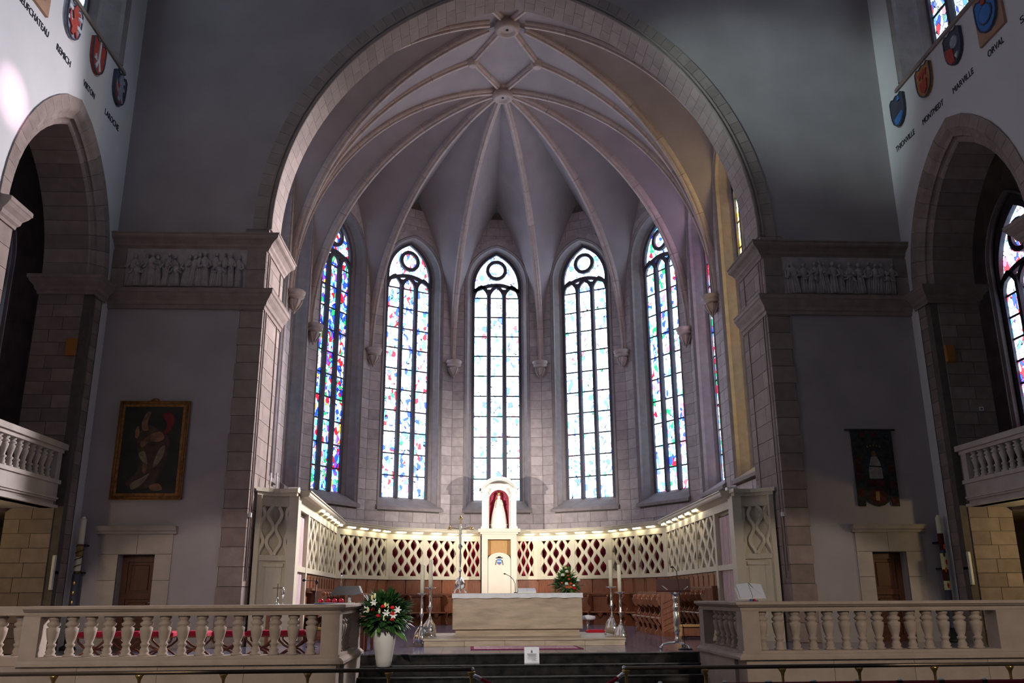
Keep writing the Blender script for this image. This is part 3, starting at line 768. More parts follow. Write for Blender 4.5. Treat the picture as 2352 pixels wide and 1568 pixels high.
# cornices and relief friezes
def cornice(name, sx, prof, label, ztop):
    """profile (out, z) swept along the wall face and round the pier into the reveal"""
    rows = []
    for o, z in prof:
        rows.append([(sx * 9.9, YW - .02 - o, z), (sx * (6.15 - o), YW - .02 - o - .03, z), (sx * (6.15 - o), 22.1, z)])
    g = G(); g.grid(rows, sm=False)
    g.add([r[2] for r in rows], [tuple(range(len(rows)))])
    tag(g.obj(name, 'stone'), label, 'cornice', kind='structure')
for i, sx in enumerate((-1, 1)):
    sd = 'painting' if sx < 0 else 'tapestry'
    cornice('trim_%d' % (2 * i + 1), sx, [(0, 9.80), (.03, 9.80), (.05, 9.86), (.10, 9.90), (.12, 9.95), (.20, 10.02), (.27, 10.05), (.30, 10.08), (.30, 10.14), (.33, 10.15), (.33, 10.18), (0, 10.21)], 'upper stone cornice over the carved frieze on the ' + sd + ' side', 10.2)
    cornice('trim_%d' % (2 * i + 2), sx, [(0, 8.32), (.03, 8.32), (.04, 8.40), (.08, 8.42), (.10, 8.50), (.18, 8.60), (.21, 8.66), (.24, 8.68), (.24, 8.76), (.26, 8.78), (0, 8.82)], 'lower stone cornice under the carved frieze on the ' + sd + ' side', 8.8)
    # stones of the frieze beside the relief
    fb = thing('wall_frieze_left' if sx < 0 else 'wall_frieze_right', 'flat stone band around the carved relief on the ' + sd + ' side', 'frieze', (sx * 8, YW, 8.8), kind='structure')
    for x0, x1 in ((6.16, 6.625), (9.495, 9.86)):
        for z0 in (8.83, 9.32):
            G().box(min(sx * x0, sx * x1), max(sx * x0, sx * x1), YW - .10, YW + .02, z0 + .006, z0 + .484).obj('stone_block', 'stone', fb)
    rl = thing('frieze_relief', 'carved stone relief of standing robed figures above the ' + ('painting' if sx < 0 else 'hanging tapestry'), 'relief', (sx * 8.06, YW, 8.84), group='carved friezes')
    G().box(min(sx * 6.63, sx * 9.49), max(sx * 6.63, sx * 9.49), YW - .085, YW + .02, 8.83, 9.83).obj('relief_slab', 'relief', rl)
    rnd = random.Random(3 + i)
    xs = 6.78; q = 0
    while xs < 9.40:
        hh = rnd.uniform(.80, .92) * (.72 if q % 6 == 3 else 1); wv = rnd.uniform(.075, .105); lean = rnd.uniform(-.10, .10); y = YW - .115 - (q % 2) * .03; z0 = 8.84
        g = G()
        prof = [(wv * 1.15, 0), (wv * 1.05, hh * .2), (wv * .9, hh * .42), (wv * .78, hh * .56), (wv * 1.12, hh * .70), (wv * 1.05, hh * .77), (wv * .4, hh * .83), (wv * .36, hh * .86)]
        st0 = len(g.v); g.lathe(prof, (0, 0, 0), 9, sy=.62)
        g.ell((0, -.01, hh * .93), (wv * .52, wv * .55, wv * .66), 8, 6)
        s1 = rnd.choice((-1, 1))
        g.tube([(wv * s1, -.02, hh * .74), (wv * 1.5 * s1, -.06, hh * rnd.uniform(.5, .62)), (wv * .5 * s1, -.10, hh * rnd.uniform(.5, .68))], wv * .3, 6)
        g.tube([(-wv * s1, -.02, hh * .74), (-wv * 1.4 * s1, -.05, hh * .58), (-wv * 1.9 * s1, -.08, hh * rnd.uniform(.42, .7))], wv * .28, 6)
        for w2 in range(3):
            xx = wv * (w2 - 1) * .7; g.tube([(xx, -wv * .62, .02), (xx * .9, -wv * .55, hh * .3), (xx * .8 + lean * .1, -wv * .45, hh * .55)], .014, 5)
        g.v = [(sx * xs + x + lean * z, y + yy, z0 + z) for x, yy, z in g.v]
        g.obj('figure', 'relief', rl)
        xs += wv * 1.75; q += 1

# ------------------------------------------------------------------ doors in the east wall
for i, sx in enumerate((-1, 1)):
    sd = 'painting' if sx < 0 else 'tapestry'
    d = thing('door_%d' % (i + 1), 'dark wooden panelled side door below the ' + sd, 'door', (sx * 8.5, YW + .3, FZ), kind='structure')
    x0, x1 = min(sx * 8.1, sx * 8.9), max(sx * 8.1, sx * 8.9)
    G().box(x0, x1, YW + .33, YW + .38, FZ, 2.6).obj('door_leaf', 'door_wood', d)
    xm0, xm1 = x0 + (.0 if sx > 0 else .14), x1 - (.14 if sx > 0 else 0)
    for a, b in ((FZ, FZ + .14), (1.02, 1.14), (1.66, 1.78), (2.46, 2.6)): G().box(x0, x1, YW + .29, YW + .335, a, b).obj('door_rail', 'door_wood', d)
    for xa in (x0, x1 - .13): G().box(xa, xa + .13, YW + .288, YW + .333, FZ, 2.6).obj('door_stile', 'door_wood', d)
    for a, b in ((FZ + .14, 1.02), (1.14, 1.66), (1.78, 2.46)):
        g = G(); g.hexa([(x0 + .16, YW + .325, a + .03), (x1 - .16, YW + .325, a + .03), (x1 - .16, YW + .34, a + .03), (x0 + .16, YW + .34, a + .03), (x0 + .16, YW + .325, b - .03), (x1 - .16, YW + .325, b - .03), (x1 - .16, YW + .34, b - .03), (x0 + .16, YW + .34, b - .03)])
        g.bev(x0 + .2, x1 - .2, YW + .305, YW + .33, a + .07, b - .07, .015); g.obj('door_panel', 'door_wood', d)
    hx = x1 - .07 if sx < 0 else x0 + .07
    G().tube([(hx, YW + .30, 1.58), (hx, YW + .24, 1.58), (hx - .10 * (1 if sx < 0 else -1), YW + .23, 1.585)], .011, 6).obj('door_handle', 'silver', d)
    t = thing('trim_%d' % (5 + i), 'stone door surround with projecting shelf below the ' + sd, 'door surround', (sx * 8.5, YW, FZ), kind='structure')
    for a, b in ((7.74, 8.1), (8.9, 9.30)):
        for z0, z1 in ((FZ, 1.35), (1.358, 2.05), (2.058, 2.61)):
            G().box(min(sx * a, sx * b), max(sx * a, sx * b), YW - .035, YW + .02, z0, z1).obj('stone_block', 'door_stone', t)
    for a, b in ((7.74, 8.5), (8.508, 9.30)):
        G().box(min(sx * a, sx * b), max(sx * a, sx * b), YW - .035, YW + .02, 2.618, 3.05).obj('stone_block', 'door_stone', t)
    g = G(); xa, xb = min(sx * 7.66, sx * 9.40), max(sx * 7.66, sx * 9.40)
    g.prism([(0, 3.05), (.10, 3.05), (.12, 3.10), (.16, 3.12), (.18, 3.18), (.20, 3.22), (0, 3.22)], lambda a, b, x: (x, YW - a, b), xa, xb); g.obj('shelf', 'door_stone', t)
# ------------------------------------------------------------------ nave side walls (first bay with arch and clerestory window), aisles
XN = 9.82; XO = 11.02; BC = 17.5; BI = 1.85
AR_Z, AR_H = 8.8, 2.85
for sx in (-1, 1):
    L = sx < 0; sd = 'left' if L else 'right'
    fr = Fr((sx * XN, BC), (0, 1), (-1, 0)) if L else Fr((sx * XN, BC), (0, -1), (1, 0))
    s_t = 1 if L else -1                      # t = s_t * (Y - BC)
    def T(y): return s_t * (y - BC)
    wl = thing('wall_' + sd, 'white plastered nave wall with the ' + ('red shields' if L else 'blue shields') + ' over the arcade arch', 'wall', (sx * XN, BC, 0), kind='structure')
    ta, tb = sorted((T(14.0), T(20.3)))
    g = G(); wall_with_hole(g, fr, ta, tb, 0, 13.0, (0, BI + .55, 0, AR_Z, AR_H + .5), d=0, back=1.2)
    wall_with_hole(g, fr, ta, tb, 13.0, 23, (0, 1.72, 14.28, 18.5, 2.2), d=0, back=1.2)
    # the nave runs on behind the camera
    tc, td = sorted((T(14.0), T(-14)))
    g.quad(fr(tc, 0, 0), fr(td, 0, 0), fr(td, 23, 0), fr(tc, 23, 0))
    g.obj('wall_plaster', 'plaster_white', wl)
    # ring of wedge stones, moulded on the nave side
    ri = full_outline(BI, AR_Z, AR_Z, AR_H, 11)[1:-1] if False else outline(BI, AR_Z, AR_Z, AR_H, 11)[1:]
    pts = ri + [(-x, z) for x, z in reversed(ri[:-1])]
    def nrm(i):
        a = pts[max(i - 1, 0)]; b = pts[min(i + 1, len(pts) - 1)]
        if abs(pts[i][0]) < 1e-6: return (0, 1)
        tx, tz = b[0] - a[0], b[1] - a[1]; l = math.hypot(tx, tz); return (tz / l, -tx / l)
    sec = [(0, 1.2), (0, .20), (.03, .17), (.12, .17), (.14, .13), (.14, .08), (.20, .08), (.24, .06), (.30, .0), (.34, -.03), (.62, -.03), (.62, .2)]
    for i in range(len(pts) - 1):
        v = []
        for j, e in ((i, .012), (i + 1, -.012)):
            n0 = nrm(j); p = pts[j]; q = pts[i + 1 if j == i else i]
            px, pz = p[0] + (q[0] - p[0]) * abs(e), p[1] + (q[1] - p[1]) * abs(e)
            if abs(p[0]) < 1e-6: n0 = (0, 1.0)
            for r, d in sec: v.append(fr(px + n0[0] * r, pz + n0[1] * r, d))
        m = len(sec)
        G().add(v, [(c, c + 1, m + c + 1, m + c) for c in range(m - 1)] + [tuple(range(m)), tuple(range(m, 2 * m))]).obj('arch_stone', 'stone', wl)
    # jambs below the ring: the far one faces the camera; blocks in courses
    n = 28; z0 = 0.0; ch = (8.42 - z0) / n
    for yj, sg in ((BC + BI, 1), (BC - BI, -1)):
        G().box(min(sx * (XN + .02), sx * XO), max(sx * (XN + .02), sx * XO), min(yj + sg * .03, yj + sg * .56), max(yj + sg * .03, yj + sg * .56), 0, 8.5).obj('jamb_core', 'mortar', wl)
        if sg < 0:
            for q in range(20):
                G().box(min(sx * (XN - .015), sx * (XN + .6)), max(sx * (XN - .015), sx * (XN + .6)), yj - (.56 if q % 2 else .62), yj, q * .42 + .005, q * .42 + .415).obj('stone_block', 'stone', wl)
                G().box(min(sx * (XN + .61), sx * XO), max(sx * (XN + .61), sx * XO), yj - .6, yj, q * .42 + .005, q * .42 + .415).obj('stone_block', 'stone', wl)
            continue
        rnd = random.Random(5)
        for i in range(n):
            za, zb = z0 + i * ch + .005, z0 + (i + 1) * ch - .005
            if zb < FZ: continue
            c1 = XN + .2 + (.42 if i % 2 else .62) + rnd.uniform(-.06, .06)
            for xa, xb, yo in ((XN - .0, XN + .19, .22), (XN + .2, c1 - .006, 0), (c1 + .006, XO, 0)):
                G().box(min(sx * xa, sx * xb), max(sx * xa, sx * xb), yj + yo, yj + yo + .3, za, zb).obj('stone_block', 'stone', wl)
        G().box(min(sx * XN, sx * XO), max(sx * XN, sx * XO), 19.4, 20.3, 0, .0 + FZ).obj('jamb_foot', 'stone', wl)
    # capitals at the springing
    for yj, sg, nm in ((BC + BI, 1, 'far'), (BC - BI, -1, 'near')):
        prof = [(0, 8.36), (.03, 8.36), (.04, 8.42), (.08, 8.46), (.10, 8.54), (.17, 8.62), (.20, 8.68), (.22, 8.70), (.22, 8.78), (0, 8.82)]
        rows = []
        for o, z in prof:
            rows.append([(sx * (XN - .02 - o), yj + sg * .62, z), (sx * (XN - .02 - o), yj - sg * o, z), (sx * (XO + o), yj - sg * o, z)])
        g = G().grid(rows, sm=False)
        for e in (0, 2): g.add([r[e] for r in rows], [tuple(range(len(rows)))])
        g.obj('capital', 'stone', wl)
    # solid nave wall beyond the arcade, towards the east end of the aisle
    g = G(); g.box(min(sx * (XN + .03), sx * XO), max(sx * (XN + .03), sx * XO), 19.62, 23.6, 0, 13); g.obj('wall_end', 'shaded_stone', wl)
    # clerestory window
    window('window_%d' % (wn + (1 if L else 2)), fr, 0, 'glass_clerestory', half=1.35, z0=14.6, zs=18.5, rise=1.9, ow=1.72, orise=2.2, osp=18.5, zsill=14.3, depth=.9, lights=3, rows=5, sill=False,
           label='clerestory window cut by the top edge above the ' + ('Virton shield' if L else 'Marville shield'))
    g = G(); g.prism([(-.05, 14.14), (-.05, 14.21), (-.03, 14.26), (.3, 14.34), (.3, 14.14)], lambda a, b, t: fr(t, b, a), -1.95, 1.95); g.obj('sill_course', 'stone', wl)
    # further clerestory windows of the nave (behind the frame) that light the hall
    for q, yb in enumerate((11.5, 6.0, .5, -5.0, -10.5)):
        w2 = thing('window_%d' % (wn + 3 + 2 * q + (0 if L else 1)), ORD[q] + ' clerestory window behind the viewer on the wall with the ' + ('red' if L else 'blue') + ' shields', 'window', (sx * XN, yb, 14.3), kind='structure')
        t0 = T(yb)
        for i in range(3):
            a = -1.35 + .9 * i + .05
            G().add([fr(t0 + a, 14.6, -.02), fr(t0 + a + .8, 14.6, -.02), fr(t0 + a + .8, 19.2, -.02), fr(t0 + a + .4, 20, -.02), fr(t0 + a, 19.2, -.02)], [(0, 1, 2, 3, 4)]).obj('leaded_pane', 'glass_nave_dim' if L else 'glass_nave', w2)
            G().hexa([fr(t0 + a - .1, 14.5, -.08), fr(t0 + a, 14.5, -.08), fr(t0 + a, 14.5, 0), fr(t0 + a - .1, 14.5, 0), fr(t0 + a - .1, 20, -.08), fr(t0 + a, 20, -.08), fr(t0 + a, 20, 0), fr(t0 + a - .1, 20, 0)]).obj('mullion', 'stone', w2)
    # aisle: outer wall with window, end wall, gallery floor, ceiling
    XA = 13.2
    al = thing('wall_aisle_' + sd, 'dark outer wall of the side aisle beyond the ' + ('red' if L else 'blue') + ' shields wall', 'wall', (sx * XA, 17, 0), kind='structure')
    fa = Fr((sx * XA, 20.85), (0, 1), (-1, 0)) if L else Fr((sx * XA, 20.85), (0, -1), (1, 0))
    t0, t1 = sorted(((1 if L else -1) * (y - 20.85) for y in (10, 23.8)))
    g = G(); wall_with_hole(g, fa, t0, t1, 0, 14, (0, 1.30, 5.6, 10.2, 1.9), d=0, back=.9); g.obj('wall_face', 'shaded_stone', al)
    window('window_%d' % (wn + 20 + (1 if L else 2)), fa, 0, 'glass_red', half=1.12, z0=5.8, zs=10.0, rise=1.75, ow=1.30, orise=1.9, osp=10.2, zsill=5.6, depth=.28, lights=3, rows=6,
           label='side-aisle window with red and white glass seen through the ' + ('red' if L else 'blue') + '-shields arch', mats=('shaded_stone', 'mullion'))
    g = G(); g.box(min(sx * 10.9, sx * 13.8), max(sx * 10.9, sx * 13.8), 23.5, 23.9, 0, 14); g.obj('end_wall', 'shaded_stone', al)
    g = G(); g.box(min(sx * 9.9, sx * 13.8), max(sx * 9.9, sx * 13.8), 9.6, 10, 0, 14); g.obj('light_blocker', 'shaded_stone', al)  # unseen wall added to stop outside light leaking into the aisle
    g = G(); g.box(min(sx * XO, sx * 13.8), max(sx * XO, sx * 13.8), 10, 23.9, 13.2, 13.5); g.obj('aisle_ceiling', 'shaded_stone', al)
    g = G(); g.box(min(sx * XO, sx * 13.4), max(sx * XO, sx * 13.4), 13.5, 23.5, 3.45, 3.62); g.obj('gallery_floor', 'stone_brown', al)
    # gallery balcony
    bal = thing('balcony', 'pale stone gallery balustrade in the arcade opening on the ' + ('painting' if L else 'tapestry') + ' side', 'balcony', (sx * 9.95, 17.4, 3.5), group='gallery balconies')
    y0, y1 = BC - BI + .02, BC + BI - .22
    def bx(name, xa, xb, ya, yb, za, zb, mat='balcony_stone'): return G().box(min(sx * xa, sx * xb), max(sx * xa, sx * xb), ya, yb, za, zb).obj(name, mat, bal)
    bx('floor_slab', 9.94, 11.0, y0, y1, 3.52, 3.70); bx('fascia', 9.90, 10.2, y0, y1, 3.66, 4.02); bx('lower_ledge', 9.86, 10.2, y0, y1 + .02, 3.52, 3.58); bx('fascia_bead', 9.87, 10.2, y0, y1 + .02, 3.70, 3.74)
    bx('base_rail', 9.86, 10.14, y0, y1 + .03, 4.02, 4.10); bx('top_rail_lower', 9.89, 10.13, y0, y1 + .06, 4.68, 4.76); bx('top_rail', 9.84, 10.17, y0, y1 + .12, 4.76, 4.88)
    bx('end_pier', 9.90, 10.12, y1 - .20, y1, 4.10, 4.68)
    src = None
    for q in range(13):
        yy = y1 - .36 - q * .262
        if yy < y0 + .1: break
        prof = [(.085, 0), (.085, .05), (.055, .07), (.065, .11), (.045, .15), (.07, .18), (.07, .20), (.04, .22), (.05, .28), (.075, .38), (.085, .43), (.05, .45), (.09, .475), (.09, .50), (.05, .53), (.085, .55), (.085, .585)]
        if src is None: src = G().lathe(prof, (sx * 10.01, yy, 4.10), 10).obj('baluster', 'balcony_stone', bal)
        else: place_copy(src, bal, (src.location.x, src.location.y - q * .262, src.location.z))
# ceiling of the nave and west wall
g = G(); g.box(-9.9, 9.9, -14, 20.3, 22.9, 23.2); tag(g.obj('ceiling_nave', 'plaster_white'), 'high flat nave ceiling above the frame', 'ceiling', kind='structure')
ww = thing('wall_west', 'west wall of the nave behind the viewer', 'wall', (0, -14, 0), kind='structure')
G().box(-14, 14, -14.3, -14, 0, 23).obj('wall_plaster', 'plaster', ww)
w3 = thing('window_40', 'large west window behind the viewer', 'window', (0, -14, 5), kind='structure')
for i in range(6):
    G().box(-4.5 + i * 1.55, -4.5 + i * 1.55 + 1.3, -13.98, -13.95, 5, 15).obj('leaded_pane', 'glass_west', w3)

# ------------------------------------------------------------------ coats of arms and painted place names on the nave walls
def shield_poly(w, h, style=0):
    p = []
    if style == 0: p = [(-.5, .42), (-.36, .5), (-.2, .44), (0, .5), (.2, .44), (.36, .5), (.5, .42)]
    else: p = [(-.5, .5), (.5, .5)]
    p += [(.5, .05), (.47, -.15), (.38, -.32), (.2, -.45), (0, -.5), (-.2, -.45), (-.38, -.32), (-.47, -.15), (-.5, .05)]
    return [(a * w, b * h) for a, b in p]
def shield(sx, y, z, base, charges, label, w=.66, h=.84, plaque=False):
    L = sx < 0
    fr = Fr((sx * XN, y), (0, 1), (-1, 0)) if L else Fr((sx * XN, y), (0, -1), (1, 0))
    t = thing('shield', label, 'shield', fr(0, z - h / 2, 0), group='coats of arms on the nave walls')
    if plaque: G().prism([(-.45, -.55), (.45, -.55), (.45, .55), (-.45, .55)], lambda a, b, d: fr(a, z + b, d), -.06, .0).obj('plaque', 'plaque', t)
    d0 = -.11 if plaque else -.07
    G().prism(shield_poly(w, h), lambda a, b, d: fr(a, z + b, d), d0, d0 + .07).obj('shield_field', base, t)
    G().sweep([fr(a, z + b, d0) for a, b in shield_poly(w * .98, h * .98)], [(-.015, -.015), (.015, -.015), (.015, .015), (-.015, .015)], up=(sx, 0, 0), closed=True).obj('shield_rim', 'shield_dark', t)
    for ci_, (mt, poly) in enumerate(charges):
        G().prism([(a * w, b * h) for a, b in poly], lambda a, b, d: fr(a, z + b, d), d0 - .02 - .008 * ci_, d0).obj('charge', mt, t)
LION = [(-.05, -.42), (.05, -.28), (.18, -.40), (.26, -.36), (.16, -.2), (.14, -.02), (.30, .02), (.28, .10), (.12, .12), (.12, .2), (.28, .26), (.24, .34), (.08, .30), (.10, .42), (-.06, .44), (-.16, .34), (-.22, .2), (-.12, .05), (-.2, -.1), (-.34, -.02), (-.40, .16), (-.44, .02), (-.34, -.16), (-.18, -.24), (-.2, -.4)]
def barp(z0, z1): return [(-.47, z0), (.47, z0), (.47, z1), (-.47, z1)]
TRI = lambda x, z, s: [(x - s, z - s), (x + s, z - s), (x, z + s)]
RND = lambda x, z, r: [(x + r * math.cos(q * PI / 6), z + r * math.sin(q * PI / 6) * .8) for q in range(12)]
shield(-1, 15.14, 13.52, 'shield_blue', [('shield_white', RND(0, .0, .3))], 'blue and white shield on a brown plaque above the word NEUFCHATEAU', .66, .8, True)
shield(-1, 16.59, 13.62, 'shield_grey', [('shield_white', barp(.2, .3)), ('shield_white', barp(-.12, -.02)), ('shield_red', LION)], 'striped shield with a red lion above the word REMICH')
shield(-1, 17.90, 13.62, 'shield_red', [('shield_white', [(-.04, .46), (.04, .46), (.06, -.1), (.22, -.35), (.10, -.4), (0, -.16), (-.12, -.4), (-.22, -.33), (-.06, -.1)]), ('shield_white', TRI(-.26, -.1, .1))], 'red shield with a white bar above the word VIRTON')
shield(-1, 19.19, 13.60, 'shield_dark', [('shield_red', [(-.46, .05), (.1, .1), (.05, -.44), (-.2, -.42), (-.42, -.2)]), ('shield_grey', LION)], 'dark and red shield with a grey lion above the word LAROCHE')
shield(1, 19.40, 13.60, 'shield_dark', [('shield_blue', [(-.2, -.42), (.0, -.46), (.25, -.38), (.42, -.2), (.3, -.12), (-.3, -.22)]), ('shield_blue', TRI(.2, .36, .1))], 'dark shield with a bright blue foot above the word THIONVILLE')
shield(1, 18.07, 13.61, 'shield_ochre', [('shield_red', [(-.3, .3), (.3, .3), (.22, .1), (.1, .2), (0, .05), (-.1, .2), (-.22, .1)]), ('shield_red', [(-.25, 0), (.25, 0), (.2, -.3), (0, -.4), (-.2, -.3)])], 'rust-brown shield above the word MONTMEDY')
shield(1, 16.74, 13.62, 'shield_dark', [('shield_red', [(-.46, .1), (.0, .0), (.05, -.44), (-.2, -.42), (-.42, -.2)]), ('shield_grey', RND(.15, .1, .22)), ('shield_white', [(.1, -.3), (.3, -.25), (.2, -.42)])], 'black, grey and red shield above the word MARVILLE')
shield(1, 15.38, 13.52, 'shield_blue', [('shield_dark', [(x * 1.0, z) for x, z in RND(0, -.02, .34)]), ('shield_blue', RND(0, -.02, .29)), ('shield_red', [(-.1, .28), (.1, .24), (.12, .36), (-.08, .4)])], 'bright blue shield with a ring on a brown plaque above the word ORVAL', .72, .86, True)
def lettering(txt, sx, ya, yb, z=12.64, label=None):
    L = sx < 0
    cu = bpy.data.curves.new('lettering', 'FONT'); cu.body = txt; cu.align_x = 'CENTER'; cu.size = .26; cu.extrude = .004
    cu.offset = .0
    cu.materials.append(MAT['ink'])
    tmp = bpy.data.objects.new('lettering_tmp', cu); COL.objects.link(tmp)
    bpy.context.view_layer.update()
    me = bpy.data.meshes.new_from_object(tmp.evaluated_get(bpy.context.evaluated_depsgraph_get()))
    bpy.data.objects.remove(tmp); bpy.data.curves.remove(cu)
    me.materials.clear(); me.materials.append(MAT['ink'])
    o = bpy.data.objects.new('lettering', me); COL.objects.link(o)
    xs_ = [v.co.x for v in me.vertices]; wd = max(xs_) - min(xs_)
    o.location = (sx * (XN - .008), (ya + yb) / 2, z)
    r = Matrix(((0, 0, 1), (1, 0, 0), (0, 1, 0))) if L else Matrix(((0, 0, -1), (-1, 0, 0), (0, 1, 0)))
    o.rotation_euler = r.to_euler()
    o.scale = (abs(yb - ya) / wd, .82, 1)
    tag(o, label or 'dark painted capitals reading %s on the white nave wall' % txt, 'lettering', 'painted place names')
for a in (('NEUFCHATEAU', -1, 14.55, 15.80), ('REMICH', -1, 16.18, 16.83), ('VIRTON', -1, 17.50, 18.10), ('LAROCHE', -1, 18.70, 19.52),
          ('THIONVILLE', 1, 18.88, 19.84), ('MONTMEDY', 1, 17.52, 18.48), ('MARVILLE', 1, 16.25, 17.09), ('ORVAL', 1, 15.12, 15.69), ('S', 1, 14.43, 14.55)): lettering(*a)

# ------------------------------------------------------------------ balustrades in front of the sanctuary
def baluster_prof(h): return [(.085, 0), (.085, .05 * h), (.06, .06 * h), (.075, .12 * h), (.055, .19 * h), (.05, .23 * h), (.07, .27 * h), (.072, .30 * h), (.05, .335 * h), (.075, .45 * h), (.092, .60 * h), (.098, .70 * h), (.06, .735 * h), (.095, .77 * h), (.10, .82 * h), (.06, .875 * h), (.07, .90 * h), (.09, .95 * h), (.09, h)]
for sx in (-1, 1):
    L = sx < 0
    bal = thing('balustrade', 'stone altar balustrade on the ' + ('side with the white flower vase' if L else 'side with the silver lectern'), 'balustrade', (sx * 5.5, 14.5, 0), group='altar balustrades')
    X0, X1 = 3.08, (8.0 if L else 9.7)
    def bx(name, xa, xb, ya, yb, za, zb): return G().box(min(sx * xa, sx * xb), max(sx * xa, sx * xb), ya, yb, za, zb).obj(name, 'stone_rail', bal)
    yF = 14.35
    # plinth stones below
    xs = [3.2, 4.6, 5.9, 7.1, 8.4, 9.7]
    for a, b in zip(xs[:-1], xs[1:]):
        if L and a > 8.0: continue
        bx('plinth_stone', a + .003, b - .003, yF + .05, yF + .60, .33, .70); bx('plinth_stone', a - .0 + .003, b - .003, yF + .03, yF + .60, 0, .325)
    def profile_run(name, prof, zsgn=1):
        """moulded rail with mitred corner: along the front and back along the return"""
        rows = []
        for o, z in prof: rows.append([(sx * X1, yF + .2 - o, z), (sx * (X0 + .22 - o), yF + .2 - o, z), (sx * (X0 + .22 - o), 17.05, z)])
        rows2 = [(sx * X1, yF + .2 + .2, prof[-1][1]), (sx * (X0 + .42), yF + .4, prof[-1][1]), (sx * (X0 + .42), 17.05, prof[-1][1])]
        rows3 = [(sx * X1, yF + .4, prof[0][1]), (sx * (X0 + .42), yF + .4, prof[0][1]), (sx * (X0 + .42), 17.05, prof[0][1])]
        rows += [rows2, rows3, rows[0]]
        g = G(); g.grid(rows, sm=False); n = len(rows) - 1
        g.add([r[2] for r in rows[:-1]], [tuple(range(n))]); g.add([r[0] for r in rows[:-1]], [tuple(range(n))])
        return g.obj(name, 'stone_rail', bal)
    profile_run('top_rail', [(.12, 1.42), (.13, 1.45), (.13, 1.48), (.17, 1.50), (.19, 1.52), (.215, 1.53), (.215, 1.565), (.20, 1.575)])
    profile_run('base_rail', [(.215, .70), (.215, .74), (.19, .76), (.17, .78), (.14, .79), (.14, .83)])
    z0, z1 = .83, 1.42
    # piers at the ends
    bx('end_pier', X0 + .10, X0 + .38, yF + .06, yF + .36, z0, z1)
    bx('end_pier', X0 + .08, X0 + .40, 16.72, 17.02, z0, z1); bx('return_plinth', 3.14, 3.52, yF + .5, 17.05, 0, .70)
    if L: bx('end_pier', 7.74, 8.0, yF + .06, yF + .38, z0, z1)
    else: bx('end_pier', 7.36, 7.85, yF + .06, yF + .38, z0, z1)
    sp = .283 if L else .273; xg = 3.49 if L else 3.40; nb = 16 if L else 15
    src = None
    for q in range(-0, nb):
        x = xg + sp * (q + .5)
        if x > (7.66 if L else 7.3): break
        if src is None: src = G().lathe(baluster_prof(z1 - z0), (sx * x, yF + .21, z0), 14).obj('baluster', 'stone_rail', bal)
        else: place_copy(src, bal, (src.location.x + sx * sp * q, src.location.y, src.location.z))
    if not L:
        for q in range(6): place_copy(src, bal, (src.location.x + sx * (4.6 + .273 * q), src.location.y, src.location.z))
    for q, y in enumerate((15.0, 15.32, 15.64, 15.96, 16.28)):
        place_copy(src, bal, (sx * (X0 + .24) - sx * 5.5, y - 14.5, src.location.z))
    if L:
        # the stretch of balustrade set back beyond the corner pier
        b2 = thing('balustrade', 'short shaded run of balustrade beyond the corner pier below the gallery', 'balustrade', (-8.9, 14.9, 0), group='altar balustrades')
        for nm, a in (('top_rail', (-9.75, -8.0, 14.62, 15.05, 1.44, 1.57)), ('base_rail', (-9.75, -8.0, 14.62, 15.05, .70, .83)), ('plinth_stone', (-9.75, -8.0, 14.66, 15.0, 0, .70))):
            G().box(*a).obj(nm, 'stone_rail', b2)
        for q in range(5): place_copy(src, b2, (-8.22 - q * .3 + 8.9, -.06, .83))
# ------------------------------------------------------------------ choir screen with wavy lattice, ledge and lamps
class Seg(Fr):
    def __init__(s, a, b):
        l = math.dist(a, b); u = ((b[0] - a[0]) / l, (b[1] - a[1]) / l); n = (-u[1], u[0])
        Fr.__init__(s, a, u, n); s.l = l
def pol(deg, r=5.9): return (r * math.sin(math.radians(deg)), YC + r * math.cos(math.radians(deg)))
KINK = (5.67, 30.45); WB = (5.32, 21.35)
def fbox(g, fr, t0, t1, z0, z1, d0, d1):
    return g.hexa([fr(t0, z0, d0), fr(t1, z0, d0), fr(t1, z0, d1), fr(t0, z0, d1), fr(t0, z1, d0), fr(t1, z1, d0), fr(t1, z1, d1), fr(t0, z1, d1)])
def ledge_prof(): return [(-.05, 3.90), (-.20, 3.98), (-.30, 4.00), (-.33, 4.04), (-.33, 4.10), (-.36, 4.11), (-.36, 4.14), (.32, 4.14), (.32, 3.90)]
def lattice(g_parent, fr, t0, t1, z0, z1, n, lam=.56, d=-.01):
    """wavy slats in opposite phase, touching where they swing together"""
    s = (t1 - t0) / n; hw = .25 * s; A = s / 2 - hw + .004
    lp = thing('lattice_panel', None, None, fr((t0 + t1) / 2, z0, 0)); P = WM[g_parent.name]
    lp.parent = g_parent; lp.location = P.inverted() @ Vector(fr((t0 + t1) / 2, z0, 0)); lp.rotation_euler = (0, 0, 0)
    WM[lp.name] = P @ Matrix.Translation(lp.location); KIDS.setdefault(g_parent.name, []).append(lp)
    m = 44
    for i in range(n + 1):
        v = []
        for j in range(m + 1):
            z = z0 + (z1 - z0) * j / m
            cw = math.cos(2 * PI * (z - z0) / lam); x = t0 + s * i + (-1) ** i * A * cw
            a, b = max(t0, x - hw), min(t1, x + hw)
            if b - a < .004: b = a = min(max(x, t0), t1)
            for t, dd in ((a, d - .035), (b, d - .035), (b, d + .035), (a, d + .035)): v.append(fr(t, z, dd))
        f = []
        for j in range(m):
            for c in range(4):
                e = (c + 1) % 4; f.append((j * 4 + c, j * 4 + e, j * 4 + 4 + e, j * 4 + 4 + c))
        G().add(v, f).obj('slat', 'screen', lp)
    return lp
lamps_at = {-1: [], 1: []}
STALLS = {-1: [], 1: []}
